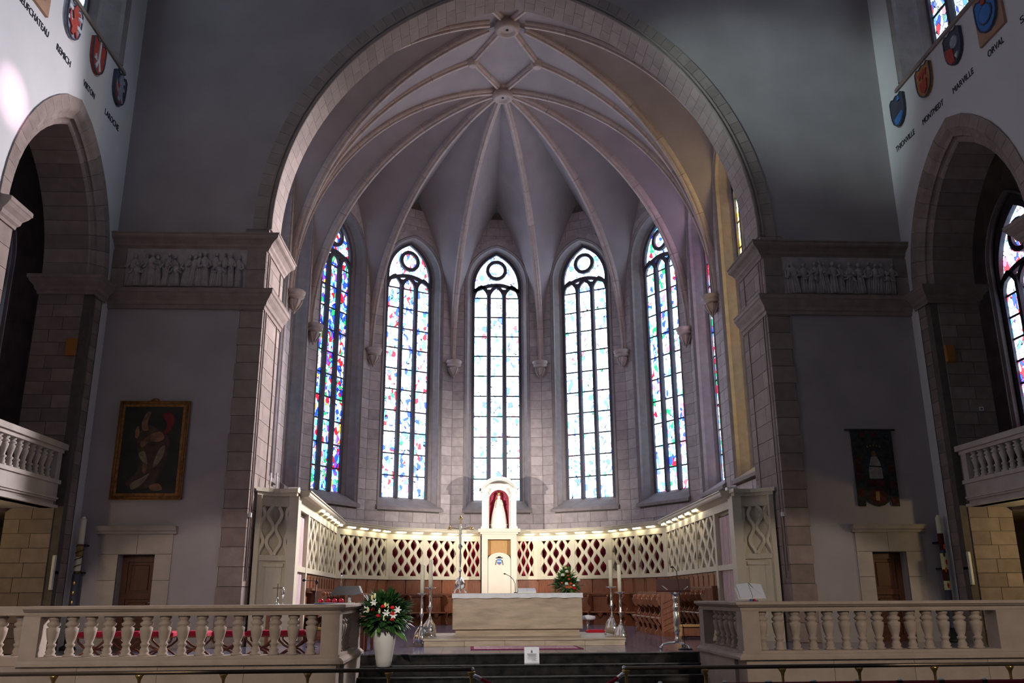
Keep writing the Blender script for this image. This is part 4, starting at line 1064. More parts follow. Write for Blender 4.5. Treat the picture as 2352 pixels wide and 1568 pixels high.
for sx in (-1, 1):
    sd = 'painting' if sx < 0 else 'tapestry'
    sc = thing('choir_screen', 'cream choir screen with wavy lattice on the ' + sd + ' side of the throne', 'choir screen', (sx * 4.2, 33.2, FZ), group='choir screens')
    mir = lambda p: (sx * p[0], p[1])
    v0, v1, v2 = pol(15), pol(45), KINK
    pts = [(.70, 35.0), v0, v1, v2, WB]
    segs = []
    for a, b in zip(pts[:-1], pts[1:]):
        a, b = mir(a), mir(b)
        segs.append(Seg(a, b) if sx > 0 else Seg(b, a))
    # u runs left to right seen from inside; for the left half the segment is stored reversed
    for i, fr in enumerate(segs):
        l = fr.l
        g = G(); fbox(g, fr, 0, l, 3.72, 3.93, -.07, .10); g.obj('header', 'screen', sc)
        g = G(); fbox(g, fr, 0, l, 2.27, 2.40, -.09, .10); g.obj('base_rail', 'screen', sc)
        g = G(); fbox(g, fr, -.02, l + .02, FZ, 2.27, .02, .10); g.obj('back_board', 'oak', sc)
        if i < 3: g = G(); fbox(g, fr, 0, l, 2.35, 3.8, .34, .36); g.obj('red_hanging', 'red_cloth_dim' if i else 'crimson', sc)  # one cloth: brighter red by the throne, shaded red farther off
        else: g = G(); fbox(g, fr, 0, l, 2.35, 3.8, .07, .10); g.obj('lattice_back', 'screen', sc)
        # spacing of panels
        if i == 0: bays = [(.04, l - .16)] if sx > 0 else [(.16, l - .04)]
        elif i < 3: m = l / 2; bays = [(.17, m - .08), (m + .08, l - .17)]
        else:
            # side run: curtain doorway next to the wing
            tw = 1.95; a0, a1 = (.12, l - tw) if sx > 0 else (tw, l - .12); w3_ = (a1 - a0) / 3
            bays = [(a0 + w3_ * q + .05, a0 + w3_ * (q + 1) - .05) for q in range(3)]
        posts = []
        edge = [0.] + [x for b in bays for x in b] + [l]
        for q in range(0, len(edge), 2):
            if i == 3 and ((sx > 0 and q == len(edge) - 2) or (sx < 0 and q == 0)): continue
            if edge[q + 1] - edge[q] > .01:
                g = G(); fbox(g, fr, edge[q], edge[q + 1], 2.40, 3.72, -.08, .09); g.obj('post', 'screen', sc)
        for a, b in bays: lattice(sc, fr, a, b, 2.40, 3.72, 5 if i else 4)
        if i == 3:
            tA, tB = (l - 1.95, l) if sx > 0 else (0, 1.95)
            far = tA if sx > 0 else tB; near = tB if sx > 0 else tA; s_ = 1 if sx > 0 else -1
            g = G(); fbox(g, fr, *sorted((far, far + s_ * .22)), FZ, 3.72, -.10, .12); g.obj('door_post', 'screen', sc)
            cu = thing('curtain', 'pleated pale pink curtain in the screen doorway on the ' + sd + ' side', 'curtain', fr((far + near) / 2, FZ, 0))
            rows = []
            for z in (FZ + .02, 2.2, 3.6):
                rows.append([fr(far + s_ * (.26 + (1.3) * q / 40), z, .02 + .05 * math.sin(q * 1.35) * (1 if z < 3 else .7)) for q in range(41)])
            G().grid(rows).obj('curtain_cloth', 'curtain', cu)
            G().tube([fr(far + s_ * .24, 3.63, .02), fr(far + s_ * 1.6, 3.63, .02)], .02, 6).obj('curtain_rod', 'dark_bronze', cu)
        # wooden panels over the stalls
        n = max(1, round((l - (1.95 if i == 3 else 0)) / .68)); t0 = 0. if sx > 0 or i != 3 else 1.95
        if i == 0: t0, n = (0.02, 1)
        L2 = l - (1.95 if i == 3 else 0); wv = L2 / n
        for q in range(n):
            a, b = t0 + q * wv + .015, t0 + (q + 1) * wv - .015
            g = G(); fbox(g, fr, a, b, 1.74, 2.25, -.02, .02); fbox(g, fr, a, a + .05, 1.74, 2.25, -.035, 0); fbox(g, fr, b - .05, b, 1.74, 2.25, -.035, 0); fbox(g, fr, a, b, 2.19, 2.25, -.035, 0); fbox(g, fr, a, b, 1.74, 1.80, -.035, 0)
            g.obj('wood_panel', 'oak_red', sc)
            STALLS[sx].append((i, fr, a - .015, b + .015))
    # ledge swept along all segments with mitres
    P = [mir(p) for p in pts]; P[0] = (sx * .70, 35.0)
    if sx < 0: P = P[::-1]
    rows = []
    for o, z in ledge_prof():
        r = []
        for j, p in enumerate(P):
            ns = []
            if j > 0: a, b = P[j - 1], p; l = math.dist(a, b); ns.append((-(b[1] - a[1]) / l, (b[0] - a[0]) / l))
            if j < len(P) - 1: a, b = p, P[j + 1]; l = math.dist(a, b); ns.append((-(b[1] - a[1]) / l, (b[0] - a[0]) / l))
            nx, ny = sum(q[0] for q in ns) / len(ns), sum(q[1] for q in ns) / len(ns); l2 = nx * nx + ny * ny
            r.append((p[0] + nx / l2 * o, p[1] + ny / l2 * o, z))
        rows.append(r)
    g = G().grid(rows + [rows[0]], sm=False)
    for e in (0, -1): g.add([r[e] for r in rows], [tuple(range(len(rows)))])
    g.obj('ledge', 'screen', sc)
    # lamps under the ledge, counted from the throne
    spots_ = []
    for i, fr in enumerate(segs):
        ts = {0: [.5], 1: [.42, 1.12, 1.92, 2.62], 2: [.45, 1.15, 1.95, 2.75], 3: [.6, 1.6, 2.6, 3.6, 4.6, 5.6]}[i]
        for t in ts: spots_.append((fr, t if sx > 0 else fr.l - t))
    for q, (fr, t) in enumerate(spots_):
        lm = thing('shelf_lamp', ORD[q] + ' glowing strip lamp under the screen ledge counting from the throne on the ' + sd + ' side', 'lamp', fr(t, 3.93, -.24), group='lamps under the screen ledge')
        g = G(); fbox(g, fr, t - .18, t + .18, 3.945, 3.985, -.27, -.21); g.obj('tube', 'lamp_warm', lm)
        g = G(); fbox(g, fr, t - .21, t + .21, 3.985, 4.0, -.29, -.19); g.obj('holder', 'screen', lm)
    # wing that closes the screen beside the arch pier
    wg = thing('screen_wing', 'cream concave end wing of the choir screen beside the pier on the ' + sd + ' side', 'choir screen', (sx * 5.7, 21.1, FZ), group='screen wings')
    def cv(s, d=0.):
        x = 6.06 - .72 * s; y = 20.86 + .34 * s + .20 * math.sin(PI * s)
        return (sx * x, y + d)
    def curved(nm, s0, s1, z0, z1, d0, d1, mat='screen', n=8):
        rows = []
        for d, z in ((d0, z0), (d0, z1), (d1, z1), (d1, z0), (d0, z0)): rows.append([(*cv(s0 + (s1 - s0) * q / n, d), z) for q in range(n + 1)])
        g = G().grid(rows, sm=False)
        for e in (0, n): g.add([rows[c][e] for c in range(4)], [(0, 1, 2, 3)])
        return g.obj(nm, mat, wg)
    curved('lower_panel', .08, .92, FZ, 2.55, .03, .10); curved('raised_panel', .28, .74, FZ + .1, 2.36, .0, .04); curved('raised_cap', .22, .80, 2.36, 2.44, -.04, .04)
    curved('mid_ledge', .04, .96, 2.50, 2.62, -.05, .10); curved('upper_back', .06, .94, 2.62, 3.80, .08, .12); curved('header', .04, .96, 3.74, 3.98, -.01, .10)
    curved('top_ledge', -.03, 1.14, 3.98, 4.06, -.10, .16); curved('top_slab', -.05, 1.18, 4.06, 4.15, -.16, .20)
    G().box(min(sx * 6.10, sx * 5.99), max(sx * 6.10, sx * 5.99), 20.80, 20.98, FZ, 3.98).obj('pilaster', 'screen', wg)
    G().box(min(sx * 5.42, sx * 5.20), max(sx * 5.42, sx * 5.20), 21.14, 21.50, FZ, 3.98).obj('pilaster', 'screen', wg)
    for i, (s0, ph, a0) in enumerate(((.34, 0, .085), (.58, PI, .085), (.12, PI, .05), (.86, 0, .05))):
        pts2 = []
        for j in range(25):
            z = 2.62 + 1.12 * j / 24; s = s0 + a0 * math.cos(2 * PI * (z - 2.62) / .62 + ph); pts2.append((*cv(s, .035), z))
        G().sweep(pts2, [(-.035, -.05), (.035, -.05), (.035, .10), (-.035, .10)], up=(0, -1, 0)).obj('wavy_slat', 'screen', wg)
    fl = thing('flood_lamp', 'small white flood lamp on two rods on top of the screen wing, ' + sd + ' side', 'lamp', (sx * 5.6, 22.3, 4.15))
    G().box(sx * 5.55 - .13, sx * 5.55 + .13, 22.2, 22.4, 4.19, 4.32).obj('housing', 'white_paint', fl)
    G().box(sx * 5.55 - .05, sx * 5.55 + .05, 22.24, 22.36, 4.14, 4.19).obj('foot', 'white_paint', fl)
    for q, x in enumerate((5.93, 5.78)):
        rd = thing('mounting_rod', ('outer' if q == 0 else 'inner') + ' thin white rod standing on the screen wing, ' + sd + ' side', 'rod', (sx * x, 21.3, 4.15))
        G().tube([(sx * x, 21.28, 4.15), (sx * x, 21.28, 4.55 if sx < 0 else 4.25)], .022, 8).obj('rod', 'white_paint', rd); G().lathe([(.045, 0), (.045, .02)], (sx * x, 21.28, 4.15), 10).obj('foot', 'white_paint', rd)

# ------------------------------------------------------------------ bishop's throne with the niche above it
th = thing('bishop_throne', 'cream stone throne with arched back and crest under the statue niche', 'throne', (0, 34.4, FZ))
for sx in (-1, 1):
    G().box(min(sx * .66, sx * .44), max(sx * .66, sx * .44), 34.0, 34.9, FZ, 3.95).obj('side_pier', 'throne_cream', th)
G().box(-.44, .44, 34.45, 34.9, FZ, 3.95).obj('back_core', 'throne_cream', th)
G().box(-.44, .44, 34.30, 34.46, 2.4, 3.74).obj('wood_panel', 'oak_light', th)
G().box(-.66, .66, 33.99, 34.4, 3.74, 3.95).obj('lintel', 'throne_cream', th)
g = G(); g.prism([(-.43, FZ), (.43, FZ)] + [(.43 * math.cos(q * PI / 14), 2.98 + .27 * math.sin(q * PI / 14)) for q in range(15)], lambda a, b, d: (a, d, b), 34.06, 34.20); g.obj('chair_back', 'throne_cream', th)
G().box(-.80, .80, 33.88, 34.95, 4.0, 4.13).obj('ledge', 'throne_cream', th); G().box(-.72, .72, 33.95, 34.95, 3.93, 4.0).obj('ledge_mould', 'throne_cream', th)
G().box(-.40, .40, 33.55, 34.06, FZ, 1.2).obj('seat', 'throne_cream', th)
cr = thing('crest', None, None, (0, 34.05, 2.75)); cr.parent = th; cr.location = Vector((0, 34.05, 2.75)) - WM[th.name].translation; WM[cr.name] = Matrix.Translation((0, 34.05, 2.75)); KIDS.setdefault(th.name, []).append(cr)
def flat(nm, poly, mat, y=34.05, th_=.012): return G().prism(poly, lambda a, b, d: (a, d, b), y - th_, y + .012).obj(nm, mat, cr)
flat('hat', [(-.14, 3.04), (.14, 3.04), (.12, 3.07), (.06, 3.08), (.05, 3.11), (-.05, 3.11), (-.06, 3.08), (-.12, 3.07)], 'tapestry_teal')
flat('coat', [(-.08, 3.01), (.08, 3.01), (.08, 2.86), (.0, 2.79), (-.08, 2.86)], 'shield_blue'); flat('coat_band', [(-.08, 2.95), (.08, 2.95), (.08, 2.91), (-.08, 2.91)], 'shield_white', 34.04); flat('coat_foot', [(-.05, 2.86), (.05, 2.86), (0, 2.81)], 'shield_red', 34.04)
for sx in (-1, 1):
    for q in range(3): flat('tassel', [(sx * (.11 + .012 * q) - .014, 2.97 - .06 * q), (sx * (.11 + .012 * q) + .014, 2.97 - .06 * q), (sx * (.115 + .014 * q) + .014, 2.92 - .06 * q), (sx * (.115 + .014 * q) - .014, 2.92 - .06 * q)], 'tapestry_teal')
nc = thing('statue_niche', 'bright white arched tabernacle niche on top of the throne', 'niche', (0, 34.4, 4.13))
for sx in (-1, 1):
    G().box(min(sx * .66, sx * .44), max(sx * .66, sx * .44), 34.0, 34.22, 4.13, 5.52).obj('column', 'white_stone', nc)
    G().box(min(sx * .70, sx * .40), max(sx * .70, sx * .40), 33.96, 34.26, 5.52, 5.68).obj('capital', 'white_stone', nc)
    G().box(min(sx * .70, sx * .40), max(sx * .70, sx * .40), 33.96, 34.26, 4.13, 4.22).obj('column_base', 'white_stone', nc)
    G().box(min(sx * .66, sx * .58), max(sx * .66, sx * .58), 34.22, 34.9, 4.13, 5.68).obj('side_wall', 'white_stone', nc)
g = G(); ar = [(.38 * math.cos(PI * q / 16), 5.25 + .38 * math.sin(PI * q / 16)) for q in range(17)]
for (xa, za), (xb, zb) in zip(ar[:-1], ar[1:]): g.prism([(xa, za), (xb, zb), (xb, 5.86), (xa, 5.86)], lambda a, b, d: (a, d, b), 34.20, 34.30)
for s in (-1, 1): g.box(min(s * .38, s * .60), max(s * .38, s * .60), 34.20, 34.30, 4.13, 5.86)
g.obj('niche_front', 'white_stone', nc)
G().lathe([(.40, 4.13), (.40, 5.3), (.33, 5.5), (.2, 5.62), (.0, 5.67)], (0, 34.42, 0), 20, 0, PI).obj('niche_lining', 'niche_cloth', nc)
def vault_roof(r0, r1, nm, y0, y1):
    rows = []
    for y, rr in ((y0, r0), (y0, r1), (y1, r1), (y1, r0), (y0, r0)):
        rows.append([(rr * 1.02 * math.sin(a), y, 5.28 + rr * math.cos(a) * .98) for a in [math.radians(-62 + 124 * q / 20) for q in range(21)]])
    return G().grid(rows, sm=False).obj(nm, 'white_stone', nc)
vault_roof(.74, .84, 'arched_roof', 33.86, 34.95); vault_roof(.70, .75, 'roof_soffit', 33.95, 34.9)
g = G(); g.prism([(-.66, 5.66), (.66, 5.66)] + [(.70 * math.sin(math.radians(60 - 120 * q / 12)), 5.28 + .70 * math.cos(math.radians(60 - 120 * q / 12))) for q in range(13)], lambda a, b, d: (a, d, b), 34.80, 34.9); g.obj('tympanum', 'white_stone', nc)
g = G(); g.prism([(-.14, 5.72), (.14, 5.72), (.05, 5.83), (-.05, 5.83)], lambda a, b, d: (a, d, b), 34.17, 34.20); g.obj('dove_rays', 'white_stone', nc)
for q in range(9):
    a = PI * q / 8
    for r in (.43,): G().ell((r * math.cos(a), 34.19, 5.25 + r * math.sin(a) * .98), .013, 6, 4).obj('bead_light', 'lamp_soft', nc)
# statue of the mother with child in a wide robe
stt = thing('statue', 'white robed crowned mother-and-child statue in the arched niche', 'statue', (0, 34.45, 4.13))
G().lathe([(.36, 0), (.36, .05), (.33, .07), (.33, .16), (.36, .17), (.36, .20)], (0, 34.45, 4.13), 20, sy=.6).obj('pedestal', 'white_stone', stt)
rows = []
for z, r in ((0, .31), (.12, .30), (.35, .26), (.6, .20), (.78, .155), (.90, .13), (.96, .07), (.99, .05)):
    rows.append([(r * (1 + .05 * math.cos(q * PI / 2.5)) * math.cos(2 * PI * q / 30), 34.45 + r * .62 * (1 + .05 * math.cos(q * PI / 2.5)) * math.sin(2 * PI * q / 30), 4.33 + z) for q in range(30)])
G().grid(rows, closed=True).obj('robe', 'white_stone', stt)
G().ell((0, 34.43, 5.37), (.062, .066, .08), 12, 8).obj('head', 'white_stone', stt)
G().ell((.085, 34.36, 5.22), (.04, .04, .05), 8, 6).obj('child_head', 'white_stone', stt); G().lathe([(.06, 0), (.05, .08), (.025, .14)], (.085, 34.37, 5.06), 10).obj('child_body', 'white_stone', stt)
G().tube([(.12, 34.42, 5.2), (.15, 34.35, 5.08), (.05, 34.31, 5.06)], .028, 6).obj('arm', 'white_stone', stt); G().tube([(-.12, 34.42, 5.2), (-.16, 34.35, 5.08), (-.12, 34.29, 5.10)], .028, 6).obj('arm', 'white_stone', stt)
G().lathe([(.055, 0), (.07, .05), (.075, .10), (.05, .12), (.0, .16)], (0, 34.43, 5.43), 12).obj('crown', 'gold', stt)
G().tube([(-.13, 34.29, 4.95), (-.14, 34.28, 5.35)], .01, 6).obj('sceptre', 'gold', stt)

# ------------------------------------------------------------------ choir stalls
def make_stall(W):
    t = thing('choir_stall', '', 'choir stall', (0, 0, 0), group='carved oak choir stalls')
    B = lambda nm, a, mat='oak': G().box(*a).obj(nm, mat, t, local=True)
    # local frame: x along the row, -y towards the choir, z up from the floor
    B('back_panel', (-W / 2 + .03, W / 2 - .03, -.05, -.02, .45, 1.10), 'oak_red'); B('cap_rail', (-W / 2, W / 2, -.24, 0, 1.08, 1.14)); B('cap_mould', (-W / 2, W / 2, -.18, 0, 1.02, 1.08))
    # S-shaped divider with a big round elbow
    prof = [(0, 0), (-.40, 0), (-.47, .03), (-.46, .10), (-.40, .16), (-.42, .26), (-.50, .36), (-.53, .44), (-.45, .46), (-.36, .50), (-.30, .60), (-.33, .70), (-.44, .74), (-.52, .82), (-.54, .92), (-.50, 1.00), (-.42, 1.06), (-.3, 1.08), (0, 1.08)]
    G().prism(prof, lambda a, b, d: (d, a, b), W / 2 - .035, W / 2 + .015).obj('divider', 'oak', t, local=True)
    G().ell((W / 2 - .01, -.46, 1.0), (.045, .06, .06), 8, 6).obj('elbow_knob', 'oak_red', t, local=True)
    s = G().bev(-W / 2 + .04, W / 2 - .04, -.46, -.05, .42, .47, .02).obj('seat', 'oak', t, local=True)
    G().lathe([(.02, -.17), (.06, -.13), (.11, -.05), (.13, 0)], (0, -.30, .42), 10, sy=.8).obj('misericord', 'oak_red', t, local=True)
    B('foot_board', (-W / 2, W / 2, -.05, -.02, 0, .40))
    return t
protos = {}
for sx in (-1, 1):
    sd = 'painting' if sx < 0 else 'tapestry'
    lst = STALLS[sx]
    lst = sorted(lst, key=lambda q: (q[0], (q[2] if sx > 0 else -q[2])))
    for q, (i, fr, a, b) in enumerate(lst):
        if i == 0: continue
        W = round(b - a, 3); rz = math.atan2(fr.u[1], fr.u[0]); p = fr((a + b) / 2, FZ + (.12 if i == 3 else 0), -.02)
        lab = ORD[q - 1] + ' carved oak choir stall counting from the throne on the ' + sd + ' side'
        key = round(W, 2)
        if key not in protos:
            t = make_stall(W); protos[key] = t; t.location = p; t.rotation_euler = (0, 0, rz); WM[t.name] = Matrix.Translation(p) @ Matrix.Rotation(rz, 4, 'Z'); t['label'] = lab
        else: dup(protos[key], p, rz, lab)
# platforms of the side stalls, a front row of stalls on each side and the low benches before them
for sx in (-1, 1):
    sd = 'painting' if sx < 0 else 'tapestry'
    k = thing('stall_platform', 'low oak platform carrying the side stalls on the ' + sd + ' side', 'platform', (sx * 4.95, 26.9, FZ))
    for q in range(5): G().box(min(sx * 4.45, sx * 5.5), max(sx * 4.45, sx * 5.5), 23.4 + q * 1.4 + .004, 24.8 + q * 1.4 - .004, FZ, FZ + .12).obj('platform_board', 'oak', k)
    pk = min(protos); pw = protos[pk]
    for q in range(6):
        y = 24.0 + q * .70
        dup(pw, (sx * 4.3, y, FZ), -PI / 2 if sx > 0 else PI / 2, ORD[q] + ' front-row oak stall counting from the nave on the ' + sd + ' side')
    pe = thing('stall_end_panel', 'carved oak end panel with slanting lattice closing the front stall row, ' + sd + ' side', 'panel', (sx * 4.1, 23.6, FZ))
    G().box(min(sx * 3.85, sx * 4.34), max(sx * 3.85, sx * 4.34), 23.58, 23.64, FZ, FZ + 1.1).obj('end_board', 'oak', pe)
    for q in range(6): G().tube([(sx * 3.9, 23.57, FZ + .12 + q * .14), (sx * 4.3, 23.57, FZ + .30 + q * .14)], .014, 5).obj('slanting_bar', 'oak_red', pe)
    b = thing('kneeler_bench', 'low honey-coloured oak bench in front of the stalls on the ' + sd + ' side', 'bench', (sx * 4.6, 22.6, FZ))
    G().bev(min(sx * 3.95, sx * 5.1), max(sx * 3.95, sx * 5.1), 22.5, 22.78, FZ + .28, FZ + .33, .01).obj('bench_top', 'oak_light', b)
    for x in (4.0, 4.95): G().prism([(x, FZ), (x + .10, FZ), (x + .14, FZ + .28), (x - .04, FZ + .28)], lambda a, b2, d: (sx * a, d, b2), 22.54, 22.74).obj('bench_leg', 'oak_light', b)
    G().box(min(sx * 4.1, sx * 4.98), max(sx * 4.1, sx * 4.98), 22.62, 22.66, FZ + .06, FZ + .26).obj('stretcher', 'oak_red', b)
# ------------------------------------------------------------------ altar
pf = thing('altar_platform', 'low travertine platform under the altar', 'platform', (0, 21.4, FZ))
for q in range(5):
    G().box(-2.12 + q * .868 + .003, -2.12 + (q + 1) * .868 - .003, 19.82, 23.0, FZ + .008, .80 - .035).obj('platform_stone', 'travertine', pf)
G().bev(-2.14, 2.24, 19.79, 23.02, .765, .80, .012).obj('platform_top', 'travertine', pf)
al = thing('altar', 'pale travertine block altar with recessed foot', 'altar', (-.03, 21.4, .80))
G().bev(-1.53, 1.45, 20.9, 21.95, .955, 1.70, .012).obj('altar_block', 'travertine', al); G().box(-1.46, 1.38, 20.98, 21.88, .80, .955).obj('altar_foot', 'travertine', al)
G().bev(-1.53, 1.45, 20.9, 21.95, 1.70, 1.735, .008).obj('altar_slab', 'travertine', al)
cl = thing('altar_cloth', 'white linen cloth with creased narrow hem on the altar', 'cloth', (-.03, 21.4, 1.62))
rnd = random.Random(4); n = 60
def per(q, e):
    # perimeter front edge with soft folds
    return (-1.545 + 3.01 * q / n, 20.885 - e * (.5 + .5 * math.sin(q * .9 + 2 * math.sin(q * .23))), 0)
rows = [[(per(q, .0)[0], 21.96, 1.742) for q in range(n + 1)], [(per(q, 0)[0], 20.885, 1.742) for q in range(n + 1)], [(per(q, 0)[0], per(q, .02)[1] - .004, 1.70) for q in range(n + 1)], [(per(q, 0)[0], per(q, .035)[1] - .006, 1.635 + .006 * math.sin(q * .7)) for q in range(n + 1)]]
G().grid(rows).obj('cloth_sheet', 'linen', cl)
for sx, x in ((-1, -1.545), (1, 1.465)):
    G().grid([[(x, 21.96, 1.742), (x, 20.885, 1.742)], [(x + sx * .012, 21.96, 1.55), (x + sx * .012, 20.885, 1.55)]]).obj('side_fall', 'linen', cl)
# standing crucifix on the altar
cx, cy = -1.37, 21.3
cs = thing('altar_crucifix', 'silver standing crucifix with trefoil ends on the altar', 'crucifix', (cx, cy, 1.745))
g = G()
for k in range(3):
    a = 2 * PI * k / 3 - PI / 2; c, s = math.cos(a), math.sin(a)
    g.tube([(cx + c * r, cy + s * r, 1.745 + z) for r, z in ((.145, .015), (.15, .05), (.10, .12), (.12, .20), (.10, .27), (.04, .34))], .026, 6)
g.lathe([(.06, .10), (.10, .16), (.12, .22), (.10, .27), (.05, .34), (.03, .37)], (cx, cy, 1.745), 14); g.obj('foot', 'silver', cs)
G().lathe([(.03, .36), (.02, .40), (.016, .46), (.03, .49), (.035, .52), (.02, .56), (.018, .62), (.028, .72), (.03, .86), (.014, .98), (.03, 1.02), (.05, 1.05), (.055, 1.08), (.04, 1.12), (.02, 1.14)], (cx, cy, 1.745), 12).obj('stem', 'silver', cs)
cr_ = G(); cr_.box(cx - .022, cx + .022, cy - .015, cy + .015, 2.87, 3.46); cr_.box(cx - .25, cx + .25, cy - .015, cy + .015, 3.22, 3.262); cr_.obj('cross', 'dark_bronze', cs)
for ex, ez in ((-.26, 3.24), (.26, 3.24), (0, 3.48)):
    for q in range(3):
        a = 2 * PI * q / 3 + PI / 2; G().ell((cx + ex + .028 * math.cos(a), cy, ez + .028 * math.sin(a)), (.026, .018, .026), 8, 6).obj('trefoil', 'gold', cs)
g = G(); yb = cy - .03
g.ell((cx, yb - .008, 3.30), (.026, .028, .034), 8, 6); g.tube([(cx, yb, 3.28), (cx, yb - .004, 3.18), (cx + .008, yb, 3.08)], .034, 8, scale=[.8, 1, .75])
for s in (-1, 1):
    g.tube([(cx + s * .02, yb, 3.235), (cx + s * .10, yb, 3.25), (cx + s * .2, yb + .005, 3.285)], .013, 6, scale=[1.2, .9, .7]); g.tube([(cx + s * .014, yb, 3.09), (cx + s * .018, yb - .02, 2.98), (cx + s * .004, yb, 2.86)], .017, 6, scale=[1.2, 1, .7])
g.obj('corpus', 'white_stone', cs)
# things on the altar
mc = thing('altar_microphone', 'black gooseneck microphone standing on the altar', 'microphone', (-.07, 21.3, 1.745))
G().lathe([(.04, 0), (.04, .015), (.01, .02)], (-.07, 21.3, 1.745), 10).obj('foot', 'black', mc); G().tube([(-.07, 21.3, 1.75), (-.075, 21.3, 1.95), (-.11, 21.3, 2.04), (-.2, 21.3, 2.13), (-.30, 21.28, 2.175)], .007, 6).obj('gooseneck', 'black', mc); G().ell((-.32, 21.275, 2.18), (.03, .016, .016), 8, 6).obj('capsule', 'black', mc)
ac = thing('small_candle', 'short thin white candle beside the altar microphone', 'candle', (-.03, 21.4, 1.745)); G().lathe([(.03, 0), (.03, .012), (.02, .02), (.018, .30), (.006, .305)], (-.03, 21.4, 1.745), 12).obj('wax_body', 'wax', ac); G().tube([(-.03, 21.4, 2.05), (-.03, 21.4, 2.07)], .003, 5).obj('wick', 'black', ac)
bk = thing('altar_book', 'white missal lying on a sloped stand on the altar', 'book', (.18, 21.25, 1.745))
G().prism([(21.05, 1.745), (21.42, 1.745), (21.42, 1.83), (21.05, 1.775)], lambda a, b, d: (d, a, b), -.02, .40).obj('book_stand', 'white_paint', bk)
for s in (0, 1): G().hexa([(-.01 + s * .205, 21.04, 1.777), (.19 + s * .205, 21.04, 1.777), (.19 + s * .205, 21.40, 1.832), (-.01 + s * .205, 21.40, 1.832), (-.01 + s * .205, 21.04, 1.80), (.19 + s * .205, 21.04, 1.80), (.19 + s * .205, 21.40, 1.855), (-.01 + s * .205, 21.40, 1.855)]).obj('page_block', 'paper', bk)

# ------------------------------------------------------------------ flowers
def leafmesh(g, p, d, L, w, rnd, up=Vector((0, 0, 1))):
    d = d.normalized(); s = d.cross(up); s = s.normalized() if s.length > 1e-3 else Vector((1, 0, 0)); nn = s.cross(d)
    a = p + d * L * .35 + s * w; b = p + d * L * .35 - s * w; c = p + d * L; m = p + d * L * .5 + nn * w * .5; e = p + d * L * .75 + s * w * .6; f = p + d * L * .75 - s * w * .6
    g.add([p, a, e, c, f, b, m], [(0, 1, 6), (1, 2, 6), (2, 3, 6), (3, 4, 6), (4, 5, 6), (5, 0, 6)])
def bouquet(root, c, rx, rz, nleaf, rnd, mats, cone=False, low=0.):
    """many single leaves around a core plus stems"""
    g = G()
    for q in range(nleaf):
        a = rnd.uniform(0, 2 * PI); e = rnd.uniform(-.9 + low, 1.35); r = rnd.uniform(.35, .8)
        d = Vector((math.cos(a) * math.cos(e), math.sin(a) * math.cos(e), math.sin(e)))
        k = (1 - .55 * max(0, math.sin(e))) if cone else 1
        p = Vector(c) + Vector((d.x * rx * r * k, d.y * rx * r * k, d.z * rz * r))
        dd = (d + Vector((rnd.uniform(-.5, .5), rnd.uniform(-.5, .5), rnd.uniform(-.4, .3)))).normalized()
        leafmesh(g, p, dd, rnd.uniform(.10, .22) * (rx / .42), rnd.uniform(.014, .04) * (rx / .42), rnd)
    return g
def rose(root, p, r, mat, nm='rose'):
    g = G(); p = Vector(p)
    g.ell(p, (r * .55, r * .55, r * .6), 8, 6)
    for ring, (n, rr, zz) in enumerate(((5, .6, .15), (6, .95, -.15))):
        for q in range(n):
            a = 2 * PI * (q + .5 * ring) / n; g.ell(p + Vector((math.cos(a) * r * rr * .6, math.sin(a) * r * rr * .6, zz * r)), (r * .42, r * .42, r * .55), 6, 4)
    return g.obj(nm, mat, root)
def lily(root, p, d, r, mat='petal_white'):
    g = G(); p = Vector(p); d = Vector(d).normalized(); s = d.cross(Vector((0, 0, 1))).normalized(); u = s.cross(d)
    for q in range(6):
        a = 2 * PI * q / 6; o = s * math.cos(a) + u * math.sin(a)
        leafmesh(g, p, (o + d * .55), r, r * .22, None, d)
    return g.obj('lily', mat, root)
rnd = random.Random(11)
vs = thing('floor_vase', 'tall tapered white floor vase standing on the black steps', 'vase', (-2.68, 16.78, .475))
G().lathe([(.115, 0), (.13, .01), (.15, .12), (.19, .40), (.215, .58), (.222, .66), (.21, .66), (.20, .55), (.12, .45), (0, .45)], (-2.69, 16.80, .475), 28).obj('vase_body', 'vase_white', vs)
bq = thing('vase_bouquet', 'large bouquet of white lilies and red roses in the floor vase', 'flowers', (-2.69, 16.8, 1.0))
c = (-2.70, 16.80, 1.40)
g = G()
for q in range(9):
    a = 2 * PI * q / 9; g.tube([(-2.69 + .03 * math.cos(a), 16.8 + .03 * math.sin(a), .95), (-2.69 + .12 * math.cos(a), 16.8 + .12 * math.sin(a), 1.25), (-2.7 + .24 * math.cos(a), 16.8 + .24 * math.sin(a), 1.48)], .007, 5)
g.obj('stems', 'leaf', bq)
bouquet(bq, (c[0], c[1], c[2] - .02), .52, .36, 760, rnd, None).obj('foliage', 'leaf', bq, kind='stuff'); bouquet(bq, (c[0], c[1], c[2] - .12), .44, .26, 160, rnd, None).obj('foliage', 'leaf_light', bq, kind='stuff')
for q in range(3): g = G(); leafmesh(g, Vector((-2.5 + q * .06, 16.55, 1.10)), Vector((.6, -.5, -.5 - .2 * q)), .26, .035, rnd); g.obj('long_leaf', 'leaf_light', bq)
for dx, dz, m in ((-.0, .12, 'petal_red'), (.17, .10, 'petal_red'), (-.08, -.04, 'petal_red'), (.18, .0, 'petal_red'), (.17, -.10, 'petal_red'), (-.17, .07, 'petal_red')): rose(bq, (c[0] + dx, c[1] - .42, c[2] + dz), .042, m)
for dx, dz, dy in ((.07, .0, -.46), (-.16, .18, -.38), (.26, .05, -.38), (-.30, .06, -.34), (.19, -.04, -.42)): lily(bq, (c[0] + dx, c[1] + dy, c[2] + dz), (dx * .6, -1, .35), .085)
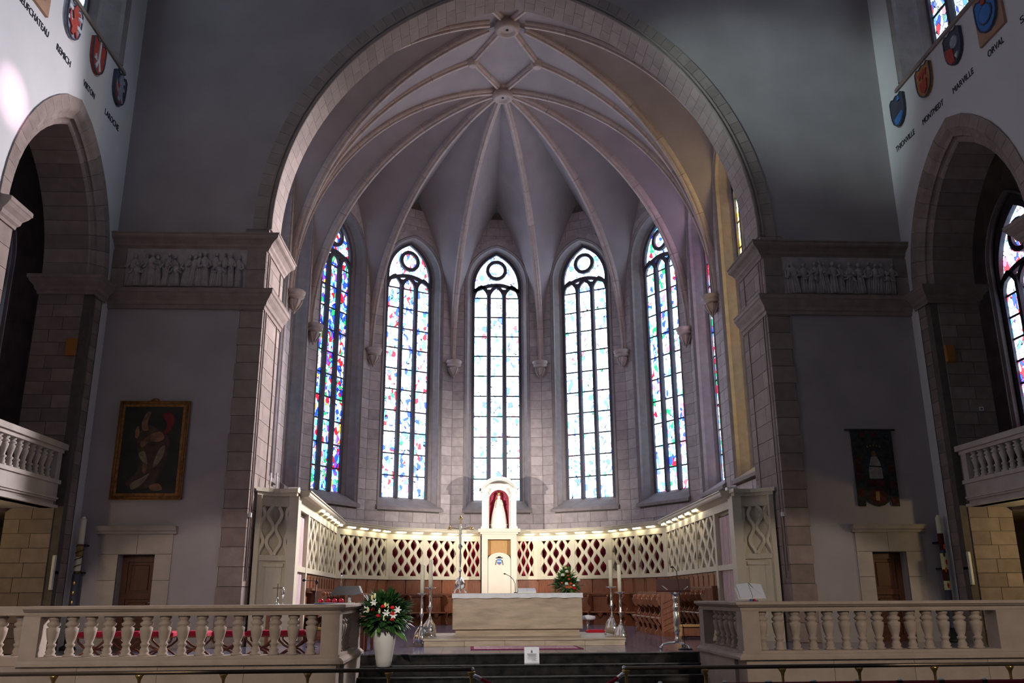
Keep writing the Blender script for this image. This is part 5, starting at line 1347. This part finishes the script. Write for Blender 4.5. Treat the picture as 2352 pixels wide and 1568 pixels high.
for dx, dz in ((.04, .14), (.09, .12), (-.15, .30), (-.20, .27), (-.06, .04), (-.26, .06), (.02, -.08)): G().ell((c[0] + dx, c[1] - .40, c[2] + dz), (.024, .024, .05), 8, 6).obj('lily_bud', 'petal_cream', bq)
fa_ = thing('altar_flowers', 'cone-shaped green flower arrangement with white and red roses on the altar', 'flowers', (1.15, 21.35, 1.745))
c = (1.14, 21.4, 1.93)
G().lathe([(.12, 0), (.16, .06), (.17, .09), (0, .09)], (1.14, 21.4, 1.745), 14).obj('bowl', 'dark_bronze', fa_)
bouquet(fa_, c, .36, .44, 420, rnd, None, True, .35).obj('foliage', 'leaf_light', fa_, kind='stuff'); bouquet(fa_, (c[0], c[1], c[2] - .04), .40, .14, 160, rnd, None, False, .5).obj('foliage', 'leaf', fa_, kind='stuff')
for dx, dz, m, r in ((-.02, .38, 'petal_cream', .035), (.0, .30, 'petal_white', .045), (-.10, .22, 'petal_white', .05), (.26, .10, 'petal_white', .05), (-.02, .02, 'petal_white', .05), (.15, -.02, 'petal_white', .035), (.04, .12, 'petal_orange', .035), (.02, .20, 'petal_orange', .03), (.08, .02, 'petal_orange', .04), (-.02, -.06, 'petal_orange', .04), (.16, -.08, 'petal_red', .045), (.08, -.05, 'petal_orange', .035), (-.13, .04, 'petal_orange', .03), (.12, .26, 'petal_cream', .03), (.03, .27, 'petal_orange', .025), (-.06, .42, 'petal_cream', .03)):
    k = .30 * (1 - .9 * max(0, dz))
    rose(fa_, (c[0] + dx, c[1] - k, c[2] + dz), r, m)

# ------------------------------------------------------------------ candlesticks and candles
def candlestick(x, y, z, h, label):
    t = thing('candlestick', label, 'candlestick', (x, y, z), group='tall silver candlesticks')
    for k in range(3):
        a = 2 * PI * k / 3 - PI / 2 + .3; c, s = math.cos(a), math.sin(a)
        G().tube([(x + c * r, y + s * r, z + q) for r, q in ((.165, .02), (.16, .07), (.11, .12), (.13, .20), (.13, .26), (.08, .33), (.03, .40))], .022, 7, scale=[1.3, 1, .9, 1.2, 1.2, 1, .8]).obj('scroll_foot', 'silver', t)
    rows = []
    for r, q in ((.05, .04), (.12, .07), (.15, .13), (.125, .21), (.115, .27), (.06, .35), (.03, .41)):
        rows.append([(x + r * (1 + .28 * math.cos(3 * (aa - .3) + 1.5 * PI)) * math.cos(aa), y + r * (1 + .28 * math.cos(3 * (aa - .3) + 1.5 * PI)) * math.sin(aa), z + q) for aa in [2 * PI * k / 24 for k in range(24)]])
    G().grid(rows, closed=True).obj('foot_body', 'silver', t)
    u = (h - .42) / .70
    G().lathe([(.03, .38), (.045, .41), (.03, .44), (.02, .46), (.018, .46 + .10 * u), (.03, .46 + .16 * u), (.046, .46 + .20 * u), (.046, .46 + .23 * u), (.03, .46 + .26 * u), (.036, .46 + .28 * u), (.024, .46 + .30 * u), (.034, .46 + .36 * u), (.028, .46 + .46 * u), (.018, .46 + .58 * u), (.022, .46 + .6 * u), (.032, .46 + .62 * u), (.015, .46 + .66 * u), (.03, h - .03), (.09, h), (.10, h + .012), (.03, h + .014)], (x, y, z), 14).obj('stem', 'silver', t)
    for k in range(6): G().ell((x + .10 * math.cos(k * PI / 3), y + .10 * math.sin(k * PI / 3), z + h + .006), (.02, .02, .01), 6, 4).obj('drip_leaf', 'silver', t)
    return z + h + .014
def candle(x, y, z, h, label, r=.047):
    t = thing('altar_candle', label, 'candle', (x, y, z), group='thick altar candles')
    G().lathe([(r, 0), (r, h - .01), (r * .8, h), (r * .3, h - .012), (0, h - .012)], (x, y, z), 18).obj('wax_body', 'wax', t); G().tube([(x, y, z + h - .02), (x, y, z + h + .015)], .003, 5).obj('wick', 'black', t)
for x, y, z, h, ch, a in ((-2.20, 20.33, FZ + .008, 1.09, .60, 'on the floor beside the altar, vase side'), (-2.02, 20.40, .80, 1.06, .60, 'on the platform edge, vase side'), (2.10, 20.72, .80, 1.06, .60, 'on the platform edge, lectern side'), (2.25, 20.42, FZ + .008, 1.09, .60, 'on the floor beside the altar, lectern side')):
    zt = candlestick(x, y, z, h, 'tall silver tripod candlestick ' + a); candle(x, y, zt, ch, 'thick ivory candle in the silver candlestick ' + a)

# ------------------------------------------------------------------ lecterns
l1 = thing('silver_lectern', 'silver lectern with eagle wings and dark book rest on the marble floor', 'lectern', (3.02, 18.3, FZ))
g = G()
for k in range(3):
    a = 2 * PI * k / 3 - PI / 2 + .5; c, s = math.cos(a), math.sin(a); P = [(3.02 + c * r, 18.3 + s * r, FZ + .008 + z) for r, z in ((.34, .02), (.30, .08), (.18, .11), (.06, .12), (.02, .16))]
    G().tube(P, .02, 7, scale=[1.4, 1, 1, 1.2, 1.4]).obj('foot', 'silver', l1); G().ell((P[0][0], P[0][1], FZ + .035), .032, 8, 6).obj('ball_foot', 'silver', l1)
G().lathe([(.045, .12), (.07, .16), (.045, .22), (.05, .32), (.065, .36), (.05, .40), (.06, .46), (.06, .70), (.045, .74), (.07, .79), (.05, .84), (.04, .92), (.06, .98), (.04, 1.04), (.02, 1.06)], (3.02, 18.3, FZ), 14).obj('stem', 'silver', l1)
for s in (-1, 1): G().tube([(3.02, 18.26, FZ + 1.03), (3.02 + s * .12, 18.24, FZ + 1.10), (3.02 + s * .27, 18.22, FZ + 1.22)], .022, 6, scale=[1.2, 1, .5]).obj('wing', 'silver', l1)
G().ell((3.02, 18.22, FZ + 1.07), (.035, .05, .04), 8, 6).obj('eagle_head', 'silver', l1)
G().hexa([(2.62, 18.20, FZ + 1.10), (3.32, 18.20, FZ + 1.10), (3.42, 18.62, FZ + 1.33), (2.72, 18.62, FZ + 1.33), (2.62, 18.19, FZ + 1.13), (3.32, 18.19, FZ + 1.13), (3.42, 18.61, FZ + 1.36), (2.72, 18.61, FZ + 1.36)]).obj('book_rest', 'lectern_wood', l1)
m1 = thing('microphone_stand', 'tall thin microphone stand beside the silver lectern', 'microphone', (3.10, 18.15, FZ))
G().lathe([(.14, 0), (.14, .012), (.02, .03)], (3.12, 18.1, FZ + .008), 16).obj('base_plate', 'black', m1); G().tube([(3.12, 18.1, FZ + .02), (3.06, 18.1, FZ + 1.2), (3.03, 18.1, FZ + 1.5), (2.97, 18.08, FZ + 1.58)], .008, 6).obj('stand_pole', 'dark_iron', m1); G().ell((2.94, 18.07, FZ + 1.585), (.035, .018, .018), 8, 6).obj('capsule', 'black', m1)
l2 = thing('grey_lectern', 'plain lectern with grey slanted top and white stem', 'lectern', (-3.62, 18.9, FZ))
G().lathe([(.2, 0), (.2, .02), (.03, .04)], (-3.62, 18.9, FZ + .008), 18).obj('base_plate', 'grey_paint', l2); G().lathe([(.032, .03), (.032, 1.10)], (-3.62, 18.9, FZ), 12).obj('stem', 'white_paint', l2)
G().prism([(-4.0, 1.72), (-3.86, 1.90), (-3.42, 1.90), (-3.36, 1.76), (-3.5, 1.72)], lambda a, b, d: (a, d, b), 18.7, 19.05).obj('slanted_top', 'grey_paint', l2)
G().tube([(-3.80, 18.8, 1.85), (-3.79, 18.8, 2.05), (-3.79, 18.8, 2.12)], .008, 6).obj('gooseneck', 'silver', l2); G().ell((-3.79, 18.79, 2.14), (.02, .02, .025), 8, 6).obj('capsule', 'black', l2)
am = thing('ambo', 'white reading desk with an open book behind the balustrade on the lectern side', 'lectern', (4.35, 17.7, FZ))
G().prism([(4.16, FZ), (4.54, FZ), (4.50, 1.62), (4.14, 1.60)], lambda a, b, d: (a, d, b), 17.6, 17.9).obj('desk_body', 'white_stone', am); G().hexa([(4.08, 17.5, 1.56), (4.62, 17.5, 1.58), (4.66, 17.85, 1.82), (4.12, 17.85, 1.80), (4.08, 17.48, 1.59), (4.62, 17.48, 1.61), (4.66, 17.83, 1.85), (4.12, 17.83, 1.83)]).obj('sloped_top', 'white_stone', am)
ob = thing('open_book', 'open book with a green ribbon lying on the white reading desk', 'book', (4.36, 17.66, 1.62))
for s, a, b in ((-1, 4.12, 4.355), (1, 4.365, 4.62)):
    hh = (.03, .055) if s < 0 else (.055, .03)
    G().hexa([(a, 17.50, 1.597), (b, 17.50, 1.60), (b + .03, 17.83, 1.852), (a + .03, 17.83, 1.848), (a, 17.49, 1.60 + hh[0]), (b, 17.49, 1.60 + hh[1]), (b + .03, 17.82, 1.85 + hh[1]), (a + .03, 17.82, 1.85 + hh[0])]).obj('page_block', 'paper', ob)
G().tube([(4.40, 17.80, 1.905), (4.45, 17.70, 1.80), (4.56, 17.54, 1.665)], .008, 5).obj('ribbon', 'leaf_light', ob)
for q, x in enumerate((4.30, 4.36)): G().box(x, x + .04, 17.44, 17.48, 1.54, 1.60).obj('ribbon_end', 'crimson' if q else 'shield_blue', ob)

# ------------------------------------------------------------------ credence table and things on it
ct = thing('credence_table', 'long side table with white cloth behind the vase-side balustrade', 'table', (-4.2, 18.3, FZ))
G().box(-5.15, -3.15, 17.95, 18.65, 1.50, 1.535).obj('table_top', 'oak', ct); G().box(-5.17, -3.13, 17.93, 18.67, 1.535, 1.545).obj('table_cloth', 'linen', ct)
for x in (-5.1, -3.26):
    for y in (18.0, 18.54): G().box(x, x + .07, y, y + .07, FZ, 1.50).obj('table_leg', 'oak', ct)
cc = thing('small_cross', 'small dark metal cross on a silver knop on the side table', 'cross', (-4.99, 18.4, 1.545))
G().lathe([(.05, 0), (.05, .01), (.02, .03), (.045, .08), (.02, .13), (.01, .15)], (-4.99, 18.4, 1.545), 12).obj('knop', 'silver', cc); G().box(-4.997, -4.983, 18.39, 18.41, 1.69, 1.95).obj('upright', 'dark_bronze', cc); G().box(-5.09, -4.89, 18.39, 18.41, 1.855, 1.87).obj('cross_arm', 'dark_bronze', cc)
gl_ = thing('glass_cruet', 'slim clear silver cruet on the side table beside the small cross', 'cruet', (-4.86, 18.3, 1.545)); G().lathe([(.03, 0), (.008, .02), (.008, .14), (.025, .17), (.035, .22), (.02, .27), (.025, .30)], (-4.86, 18.3, 1.545), 12).obj('body', 'silver', gl_); G().ell((-4.86, 18.3, 1.86), (.014, .014, .02), 6, 5).obj('stopper', 'silver', gl_)
tr = thing('votive_tray', 'dark blue tray on the side table under the red votive glasses', 'tray', (-3.85, 18.25, 1.545)); G().bev(-4.2, -3.45, 18.1, 18.45, 1.545, 1.565, .008).obj('tray_base', 'blue_cloth', tr)
for q in range(4): G().tube([(-4.2, 18.1 + .35 * (q % 2), 1.57), (-3.45, 18.1 + .35 * (q % 2), 1.57)], .008, 5).obj('rim', 'silver', tr) if q < 2 else None
for q, x in enumerate((-4.10, -3.96, -3.83, -3.70)):
    v = thing('votive_glass', ORD[q] + ' red votive glass on the blue tray counting from the small cross', 'votive', (x, 18.25, 1.565), group='red votive glasses'); G().lathe([(.035, 0), (.05, .03), (.05, .06), (.03, .085), (.0, .09)], (x, 18.25, 1.565), 12).obj('glass_body', 'glass_votive', v); G().lathe([(.036, 0), (.04, .012)], (x, 18.25, 1.565), 12).obj('foot_ring', 'silver', v)
# folding stools with red cushions behind the balustrade
def stool(x, y, label, proto=[None]):
    if proto[0] is None:
        t = thing('folding_stool', label, 'stool', (x, y, FZ), group='folding stools with red cushions'); proto[0] = t
        G().bev(-.24, .24, -.20, .20, .42, .50, .03).obj('cushion', 'crimson', t, local=True); G().box(-.24, .24, -.205, .205, .395, .42).obj('seat_frame', 'oak_red', t, local=True)
        for yy in (-.17, .17):
            for s in (-1, 1):
                P = [(s * .22, yy, 0), (s * .20, yy, .10), (s * .08, yy, .18), (-s * .02, yy + .01 * s, .21), (-s * .12, yy, .26), (-s * .21, yy, .34), (-s * .22, yy, .40)]
                G().tube(P, .019, 6).obj('crossed_leg', 'oak_red', t, local=True)
        for s in (-1, 1): G().tube([(s * .22, -.17, .03), (s * .22, .17, .03)], .015, 6).obj('stretcher', 'oak_red', t, local=True)
        return t
    return dup(proto[0], (x, y, FZ), 0, label)
for q in range(7): stool(-7.55 + q * .56, 16.1 + .04 * (q % 2), ORD[q] + ' folding stool with red cushion behind the balustrade counting from the corner pier')
s2 = thing('red_stool', 'round red-cushioned wooden stool at the end of the vase-side balustrade', 'stool', (-3.02, 18.9, FZ))
G().lathe([(.21, .40), (.23, .43), (.23, .47), (.19, .50), (0, .515)], (-3.02, 18.9, FZ), 20).obj('cushion', 'crimson', s2); G().lathe([(.2, .36), (.21, .40), (0, .40)], (-3.02, 18.9, FZ), 20).obj('seat_ring', 'white_paint', s2)
for k in range(4):
    a = PI / 4 + k * PI / 2; G().tube([(-3.02 + .14 * math.cos(a), 18.9 + .14 * math.sin(a), FZ + .38), (-3.02 + .17 * math.cos(a), 18.9 + .17 * math.sin(a), FZ + .2), (-3.02 + .15 * math.cos(a), 18.9 + .15 * math.sin(a), FZ + .01)], .018, 6).obj('leg', 'oak_red', s2)
s3 = thing('round_stool', 'round grey-topped swivel stool behind the altar corner', 'stool', (1.9, 23.4, FZ))
G().lathe([(.17, 0), (.20, .04), (.19, .09), (.0, .12)], (1.9, 23.4, FZ + .44), 20).obj('padded_top', 'linen', s3); G().lathe([(.025, 0), (.025, .44)], (1.9, 23.4, FZ), 10).obj('post', 'silver', s3)
for k in range(5): G().tube([(1.9, 23.4, FZ + .08), (1.9 + .2 * math.cos(k * 1.257), 23.4 + .2 * math.sin(k * 1.257), FZ + .03)], .018, 6).obj('foot', 'silver', s3)
# carpet and notice
cp = thing('carpet', 'flat pink patterned carpet with crimson border before the altar', 'carpet', (0, 18.8, FZ))
G().hexa([(-1.12, 18.55, FZ + .008), (1.16, 18.55, FZ + .008), (1.1, 19.7, FZ + .008), (-1.12, 19.7, FZ + .008), (-1.12, 18.55, FZ + .018), (1.16, 18.55, FZ + .018), (1.1, 19.7, FZ + .018), (-1.12, 19.7, FZ + .018)]).obj('border', 'carpet_edge', cp)
G().box(-1.05, 1.06, 18.64, 19.63, FZ + .018, FZ + .021).obj('field', 'carpet', cp)
nt_ = thing('notice_sheet', 'white printed notice sheet propped against the top black step', 'notice', (.02, 17.3, .475))
G().grid([[(-.12 + .28 * q / 6, 17.30 - .006 * math.sin(q), .478) for q in range(7)], [(-.12 + .28 * q / 6, 17.315, .62) for q in range(7)], [(-.12 + .28 * q / 6, 17.335, .76) for q in range(7)]]).obj('sheet', 'paper', nt_)
for q in range(7): G().hexa([(-.07 + .01 * (q % 3), 17.303 + .01 * 0, .635 - q * .02), (.11 - .015 * (q % 2), 17.303, .635 - q * .02), (.11 - .015 * (q % 2), 17.33, .635 - q * .02), (-.07 + .01 * (q % 3), 17.33, .635 - q * .02), (-.07 + .01 * (q % 3), 17.303, .640 - q * .02), (.11 - .015 * (q % 2), 17.303, .640 - q * .02), (.11 - .015 * (q % 2), 17.33, .640 - q * .02), (-.07 + .01 * (q % 3), 17.33, .640 - q * .02)]).obj('text_line', 'grey_paint', nt_)
G().prism([(.0, .66), (.04, .66), (.02, .72)], lambda a, b, d: (a, d, b), 17.315, 17.325).obj('emblem', 'grey_paint', nt_)

# ------------------------------------------------------------------ brass communion rails, ropes, chairs of the nave
YR = 11.0
for sx, xa, xb, posts in ((-1, -9.0, -1.13, (-7.9, -6.92, -5.95, -4.98, -4.02, -3.05, -2.11, -1.14)), (1, .68, 9.0, (.70, 1.65, 2.59, 3.53, 4.46, 5.40, 6.33, 7.3))):
    t = thing('communion_rail', 'thin bronze rail on brass posts in front of the ' + ('vase' if sx < 0 else 'lectern') + '-side balustrade', 'rail', ((xa + xb) / 2, YR, 0), group='bronze rails')
    G().tube([(xa, YR, .855), (xb, YR, .862)], .024, 10).obj('hand_rail', 'dark_bronze', t); G().ell((xb if sx < 0 else xa, YR, .86), (.03, .026, .026), 8, 6).obj('end_knob', 'silver', t)
    src = None
    for q, x in enumerate(posts):
        if src is None: src = G().lathe([(.08, 0), (.08, .02), (.03, .05), (.018, .12), (.018, .40), (.03, .44), (.018, .48), (.016, .74), (.022, .78), (.045, .82), (.05, .835), (.02, .84)], (x, YR, 0), 12).obj('rail_post', 'brass', t)
        else: place_copy(src, t, (src.location.x + x - posts[0], src.location.y, src.location.z))
for sx, x0, x1 in ((-1, -1.11, -.1), (1, .66, -.1)):
    t = thing('barrier_rope', 'red velvet barrier rope hanging from the end of the ' + ('vase' if sx < 0 else 'lectern') + '-side rail', 'rope', (x0, YR, .4), group='red ropes')
    P = [(x0 + (x1 - x0) * q / 12, YR, .79 - .30 * math.sin(PI / 2 * q / 12)) for q in range(13)]
    G().tube(P, .02, 8).obj('rope', 'rope_red', t); G().tube([(x0 - .05 * (1 if sx < 0 else -1), YR, .815), P[0], P[1]], .024, 8).obj('rope_end', 'silver', t)
def nave_chair(x, label, proto=[None]):
    if proto[0] is None:
        t = thing('nave_chair', label, 'chair', (x, 8.5, 0), group='nave chairs with red backs'); proto[0] = t
        G().bev(-.20, .20, -.02, .02, .62, .915, .015).obj('backrest', 'chair_red', t, local=True); G().bev(-.20, .20, .02, .44, .42, .47, .02).obj('seat', 'chair_red', t, local=True)
        for s in (-1, 1):
            G().box(s * .20 - .018, s * .20 + .018, -.025, .015, 0, .918).obj('rear_leg', 'dark_iron', t, local=True); G().box(s * .20 - .018, s * .20 + .018, .40, .44, 0, .42).obj('front_leg', 'dark_iron', t, local=True)
            G().ell((s * .20, -.005, .92), (.022, .022, .012), 8, 5).obj('end_cap', 'white_paint', t, local=True)
        return t
    return dup(proto[0], (x, 8.5, 0), 0, label)
for q, x in enumerate((.38, 1.38, 1.80, 2.22, 2.63, 3.02, 3.43, 3.84)): nave_chair(x, ORD[q] + ' red-backed nave chair at the bottom edge counting from the central aisle')

# ------------------------------------------------------------------ painting, tapestry and fittings of the east wall
pt = thing('painting', 'dark baroque oil painting of figures in a gilt frame above the side door', 'painting', (-8.44, YW, 3.8))
x0, x1, z0, z1, yy = -9.23, -7.64, 3.80, 6.06, YW - .09
G().box(x0 + .1, x1 - .1, yy + .02, YW - .02, z0 + .1, z1 - .1).obj('canvas', 'canvas_dark', pt)
for nm, P in (('frame_top', [(x0, z1), (x1, z1), (x1 - .14, z1 - .14), (x0 + .14, z1 - .14)]), ('frame_foot', [(x0, z0), (x0 + .14, z0 + .14), (x1 - .14, z0 + .14), (x1, z0)]), ('frame_side', [(x0, z0), (x0, z1), (x0 + .14, z1 - .14), (x0 + .14, z0 + .14)]), ('frame_side', [(x1, z0), (x1 - .14, z0 + .14), (x1 - .14, z1 - .14), (x1, z1)])):
    (a, b), (c, d), (e, f), (g_, h_) = P
    m1_, m2_ = ((a + g_) / 2, (b + h_) / 2) if nm != 'frame_foot' else ((a + c) / 2, (b + d) / 2), None
    G().prism(P, lambda p, q, y: (p, y, q), yy + .0, yy + .07).obj(nm, 'gilt', pt)
for a, b in (((x0 + .05, z1 - .05), (x1 - .05, z1 - .05)), ((x0 + .05, z0 + .05), (x1 - .05, z0 + .05)), ((x0 + .05, z0 + .05), (x0 + .05, z1 - .05)), ((x1 - .05, z0 + .05), (x1 - .05, z1 - .05))):
    G().tube([(a[0], yy, a[1]), (b[0], yy, b[1])], .035, 6).obj('frame_roll', 'gilt', pt)
G().ell(((x0 + x1) / 2, yy, z1 + .01), (.10, .03, .05), 8, 6).obj('frame_crest', 'gilt', pt)
def blob(nm, mat, pts, r, y=0.): return G().tube([(x0 + (x1 - x0) * a, yy + .018 + y, z0 + (z1 - z0) * b) for a, b in pts], 1, 8, scale=r).obj(nm, mat, pt)
def dab(mat, poly, k=0):
    # flat painted passage with soft rounded outline, lying on the canvas
    P = [(x0 + (x1 - x0) * a, z0 + (z1 - z0) * b) for a, b in poly]; n = len(P); Q = []
    for i in range(n):
        for s in range(4):
            t = s / 4; p0, p1, p2, p3 = P[i - 1], P[i], P[(i + 1) % n], P[(i + 2) % n]
            Q.append(tuple(.5 * (2 * p1[c] + (p2[c] - p0[c]) * t + (2 * p0[c] - 5 * p1[c] + 4 * p2[c] - p3[c]) * t * t + (3 * p1[c] - p0[c] - 3 * p2[c] + p3[c]) * t ** 3) for c in (0, 1)))
    G().prism(Q, lambda a, b, y: (a, y, b), yy + .017 - .0006 * k, yy + .021).obj('painted_figure', mat, pt)
dab('brown_paint', [(.2, .15), (.35, .3), (.3, .6), (.4, .75), (.6, .7), (.75, .6), (.7, .3), (.55, .12)], 0)
dab('red_paint', [(.62, .86), (.72, .88), (.80, .82), (.76, .70), (.66, .66), (.70, .76)], 1)
dab('flesh_paint', [(.34, .78), (.40, .88), (.46, .88), (.42, .78), (.44, .70), (.36, .70)], 2); dab('flesh_paint', [(.26, .70), (.30, .74), (.32, .64), (.27, .62)], 2)
dab('flesh_paint', [(.36, .58), (.50, .66), (.62, .68), (.68, .62), (.60, .58), (.48, .58), (.38, .52)], 2)
dab('linen_paint', [(.62, .50), (.70, .54), (.68, .42), (.58, .32), (.56, .36)], 3); dab('linen_paint', [(.34, .46), (.42, .48), (.48, .36), (.44, .36), (.38, .40)], 3)
dab('flesh_paint', [(.42, .36), (.48, .34), (.46, .26), (.42, .28)], 3); dab('linen_paint', [(.28, .16), (.42, .22), (.52, .26), (.44, .16), (.30, .10)], 3); dab('flesh_paint', [(.54, .14), (.66, .16), (.72, .10), (.58, .09)], 3)
tp = thing('tapestry', 'dark hanging tapestry with a pale robed figure and three lower tongues on a rod', 'tapestry', (8.4, YW, 3.64))
G().tube([(7.76, YW - .05, 5.44), (8.99, YW - .05, 5.44)], .022, 8).obj('hanging_rod', 'dark_iron', tp)
def tap(nm, mat, poly, k): G().prism(poly, lambda a, b, y: (a, y, b), YW - .055 - .004 * k, YW - .03).obj(nm, mat, tp)
tap('ground', 'tapestry_dark', [(7.90, 5.43), (8.89, 5.43), (8.89, 3.64), (8.72, 3.64), (8.70, 3.86), (8.64, 3.74), (8.52, 3.66), (8.40, 3.63), (8.28, 3.66), (8.16, 3.74), (8.10, 3.86), (8.08, 3.64), (7.90, 3.64)], 0)
rnd = random.Random(9)
for q in range(9):
    for s, xx in ((0, 7.93), (1, 8.72)): tap('border_patch', rnd.choice(('tapestry_red', 'tapestry_teal', 'tapestry_red', 'tapestry_dark')), [(xx, 3.67 + q * .193), (xx + .14, 3.67 + q * .193), (xx + .14, 3.84 + q * .193), (xx, 3.84 + q * .193)], 1)
for q in range(4): tap('top_patch', ('tapestry_red', 'tapestry_teal')[q % 2], [(8.10 + q * .15, 5.26), (8.23 + q * .15, 5.26), (8.23 + q * .15, 5.39), (8.10 + q * .15, 5.39)], 1)
tap('mandorla', 'tapestry_teal', [(8.40 + .24 * math.cos(q * PI / 10), 4.55 + .42 * math.sin(q * PI / 10)) for q in range(20)], 1)
tap('robe', 'tapestry_pale', [(8.24, 4.28), (8.56, 4.28), (8.56, 4.5), (8.52, 4.68), (8.47, 4.80), (8.33, 4.80), (8.29, 4.68), (8.24, 4.5)], 2); tap('face', 'flesh_paint', [(8.40 + .055 * math.cos(q * PI / 6), 4.86 + .07 * math.sin(q * PI / 6)) for q in range(12)], 2)
tap('girdle', 'tapestry_dark', [(8.26, 4.56), (8.55, 4.54), (8.55, 4.57), (8.26, 4.59)], 3); tap('plinth_patch', 'tapestry_red', [(8.20, 4.10), (8.60, 4.10), (8.60, 4.25), (8.20, 4.25)], 2)
for q in range(5): tap('star', 'tapestry_gold', [(8.25 + q * .075, 5.02 + .03 * math.sin(q * PI / 4)), (8.28 + q * .075, 5.02 + .03 * math.sin(q * PI / 4)), (8.265 + q * .075, 5.06 + .03 * math.sin(q * PI / 4))], 2)
tap('medallion', 'tapestry_red', [(8.40 + .20 * math.cos(q * PI / 9), 3.87 + .19 * math.sin(q * PI / 9)) for q in range(18)], 1); tap('medallion_charge', 'tapestry_gold', [(8.33, 3.78), (8.42, 3.76), (8.43, 3.98), (8.34, 3.98)], 2)
# large decorated candles on the wall, speakers, panels
for sx in (-1, 1):
    L = sx < 0; sd = 'painting' if L else 'tapestry'
    t = thing('paschal_candle', 'tall painted paschal candle on the wall beside the door below the ' + sd, 'candle', (sx * 9.62, YW - .2, FZ))
    x = sx * 9.64; y = YW - .26
    if L: secs = [('wax', 2.82, 3.36, .065), ('oak', 2.78, 2.82, .068), ('tapestry_gold', 2.55, 2.78, .066), ('wax', 2.25, 2.55, .066), ('dark_bronze', 2.19, 2.25, .07), ('shield_dark', FZ + .3, 2.19, .085)]
    else: secs = [('wax', 3.0, 3.36, .062), ('tapestry_red', 2.62, 3.0, .064), ('shield_dark', 2.56, 2.62, .068), ('petal_cream', 2.2, 2.56, .066), ('tapestry_red', 1.95, 2.2, .068), ('petal_cream', 1.75, 1.95, .068), ('shield_dark', FZ + .3, 1.75, .07)]
    for m, a, b, r in secs: G().lathe([(r * .96, a), (r, a + .01), (r, b - .01), (r * .96, b)], (x, y, 0), 16).obj('candle_section', m, t)
    G().lathe([(.06 * .9, 3.36), (.03, 3.41), (.006, 3.42)], (x, y, 0), 12).obj('candle_tip', 'wax', t); G().lathe([(.16, FZ), (.16, FZ + .05), (.08, FZ + .1), (.075, FZ + .3)], (x, y, 0), 16).obj('stand_foot', 'dark_iron', t)
    if L:
        P = [(x + .072 * math.cos(q * .55), y + .072 * math.sin(q * .55), 2.25 + q * .013) for q in range(42)]; G().tube(P, .012, 5).obj('painted_spiral', 'dark_bronze', t)
        for q in range(5): G().ell((x, y - .085, 1.2 + q * .2), (.03, .012, .05), 6, 5).obj('gilt_motif', 'gold', t)
    else:
        for q in range(6): G().ell((x - .01 + .03 * (q % 2), y - .064, 1.85 + q * .17), (.025, .012, .06), 6, 5).obj('painted_motif', ('petal_red', 'leaf', 'petal_orange')[q % 3], t)
    for z in (2.80, 2.22): G().box(x - .08, x + .08, y + .05, YW, z - .02, z + .02).obj('bracket', 'dark_iron', t)
    sp_ = thing('column_speaker', 'slim white column loudspeaker on the stone jamb on the ' + sd + ' side', 'loudspeaker', (sx * 9.86, 19.35, 1.85))
    G().bev(sx * 9.86 - .035, sx * 9.86 + .035, 19.30, 19.37, 1.86, 2.56, .01).obj('speaker_body', 'sheet_light', sp_); G().box(sx * 9.86 - .024, sx * 9.86 + .024, 19.293, 19.30, 1.90, 2.52).obj('grille', 'white_paint', sp_)
    G().box(sx * 9.86 - .02, sx * 9.86 + .02, 19.37, 19.58, 2.18, 2.24).obj('wall_bracket', 'dark_iron', sp_)
    op = thing('wall_panel', 'orange rectangular panel high on the stone jamb on the ' + sd + ' side', 'panel', (sx * 10.1, 19.34, 6.9))
    G().bev(sx * 10.12 - .115, sx * 10.12 + .115, 19.27, 19.345, 6.90, 7.30, .012).obj('panel_face', 'orange_panel', op); G().box(sx * 10.12 - .1, sx * 10.12 + .1, 19.262, 19.27, 6.93, 7.27).obj('panel_front', 'orange_panel', op)
    bx_ = thing('switch_box', 'small grey box on the pier edge beside the screen wing on the ' + sd + ' side', 'box', (sx * 6.13, 20.3, 3.4)); G().bev(sx * 6.115 - .035, sx * 6.115 + .035, 20.26, 20.34, 3.42, 3.52, .008).obj('box_body', 'white_paint', bx_); G().tube([(sx * 6.13, 20.3, 3.42), (sx * 6.13, 20.3, 2.2)], .006, 5).obj('cable', 'black', bx_)
sg = thing('wall_sign', 'tiny white sign on the dark jamb above the tapestry-side balcony', 'sign', (10.68, 19.34, 5.74)); G().box(10.63, 10.73, 19.325, 19.345, 5.74, 5.83).obj('sign_plate', 'paper', sg); G().box(10.655, 10.705, 19.321, 19.325, 5.765, 5.80).obj('sign_mark', 'shield_dark', sg)

cu_ = thing('kneeling_cushion', 'flat crimson kneeling cushion lying behind the platform on the lectern side', 'cushion', (1.98, 22.6, .80)); G().bev(1.75, 2.2, 22.45, 22.8, .80, .87, .03).obj('cushion_body', 'crimson', cu_); G().tube([(1.75, 22.45, .835), (2.2, 22.45, .835)], .012, 5).obj('piping', 'petal_red', cu_)
bm = thing('boom_microphone', 'thin black microphone stand with boom beside the curtain on the painting side', 'microphone', (-4.55, 20.2, FZ))
G().lathe([(.13, 0), (.13, .015), (.02, .03)], (-4.55, 20.2, FZ + .002), 14).obj('base_plate', 'black', bm); G().tube([(-4.55, 20.2, FZ + .02), (-4.53, 20.2, 2.02)], .012, 6).obj('stand_pole', 'black', bm); G().tube([(-4.50, 20.2, 2.02), (-4.78, 20.2, 2.04)], .006, 5).obj('boom_arm', 'black', bm); G().ell((-4.80, 20.2, 2.04), (.04, .03, .03), 8, 6).obj('capsule', 'black', bm); G().ell((-4.52, 20.2, 2.0), (.035, .035, .05), 8, 6).obj('clamp', 'black', bm)
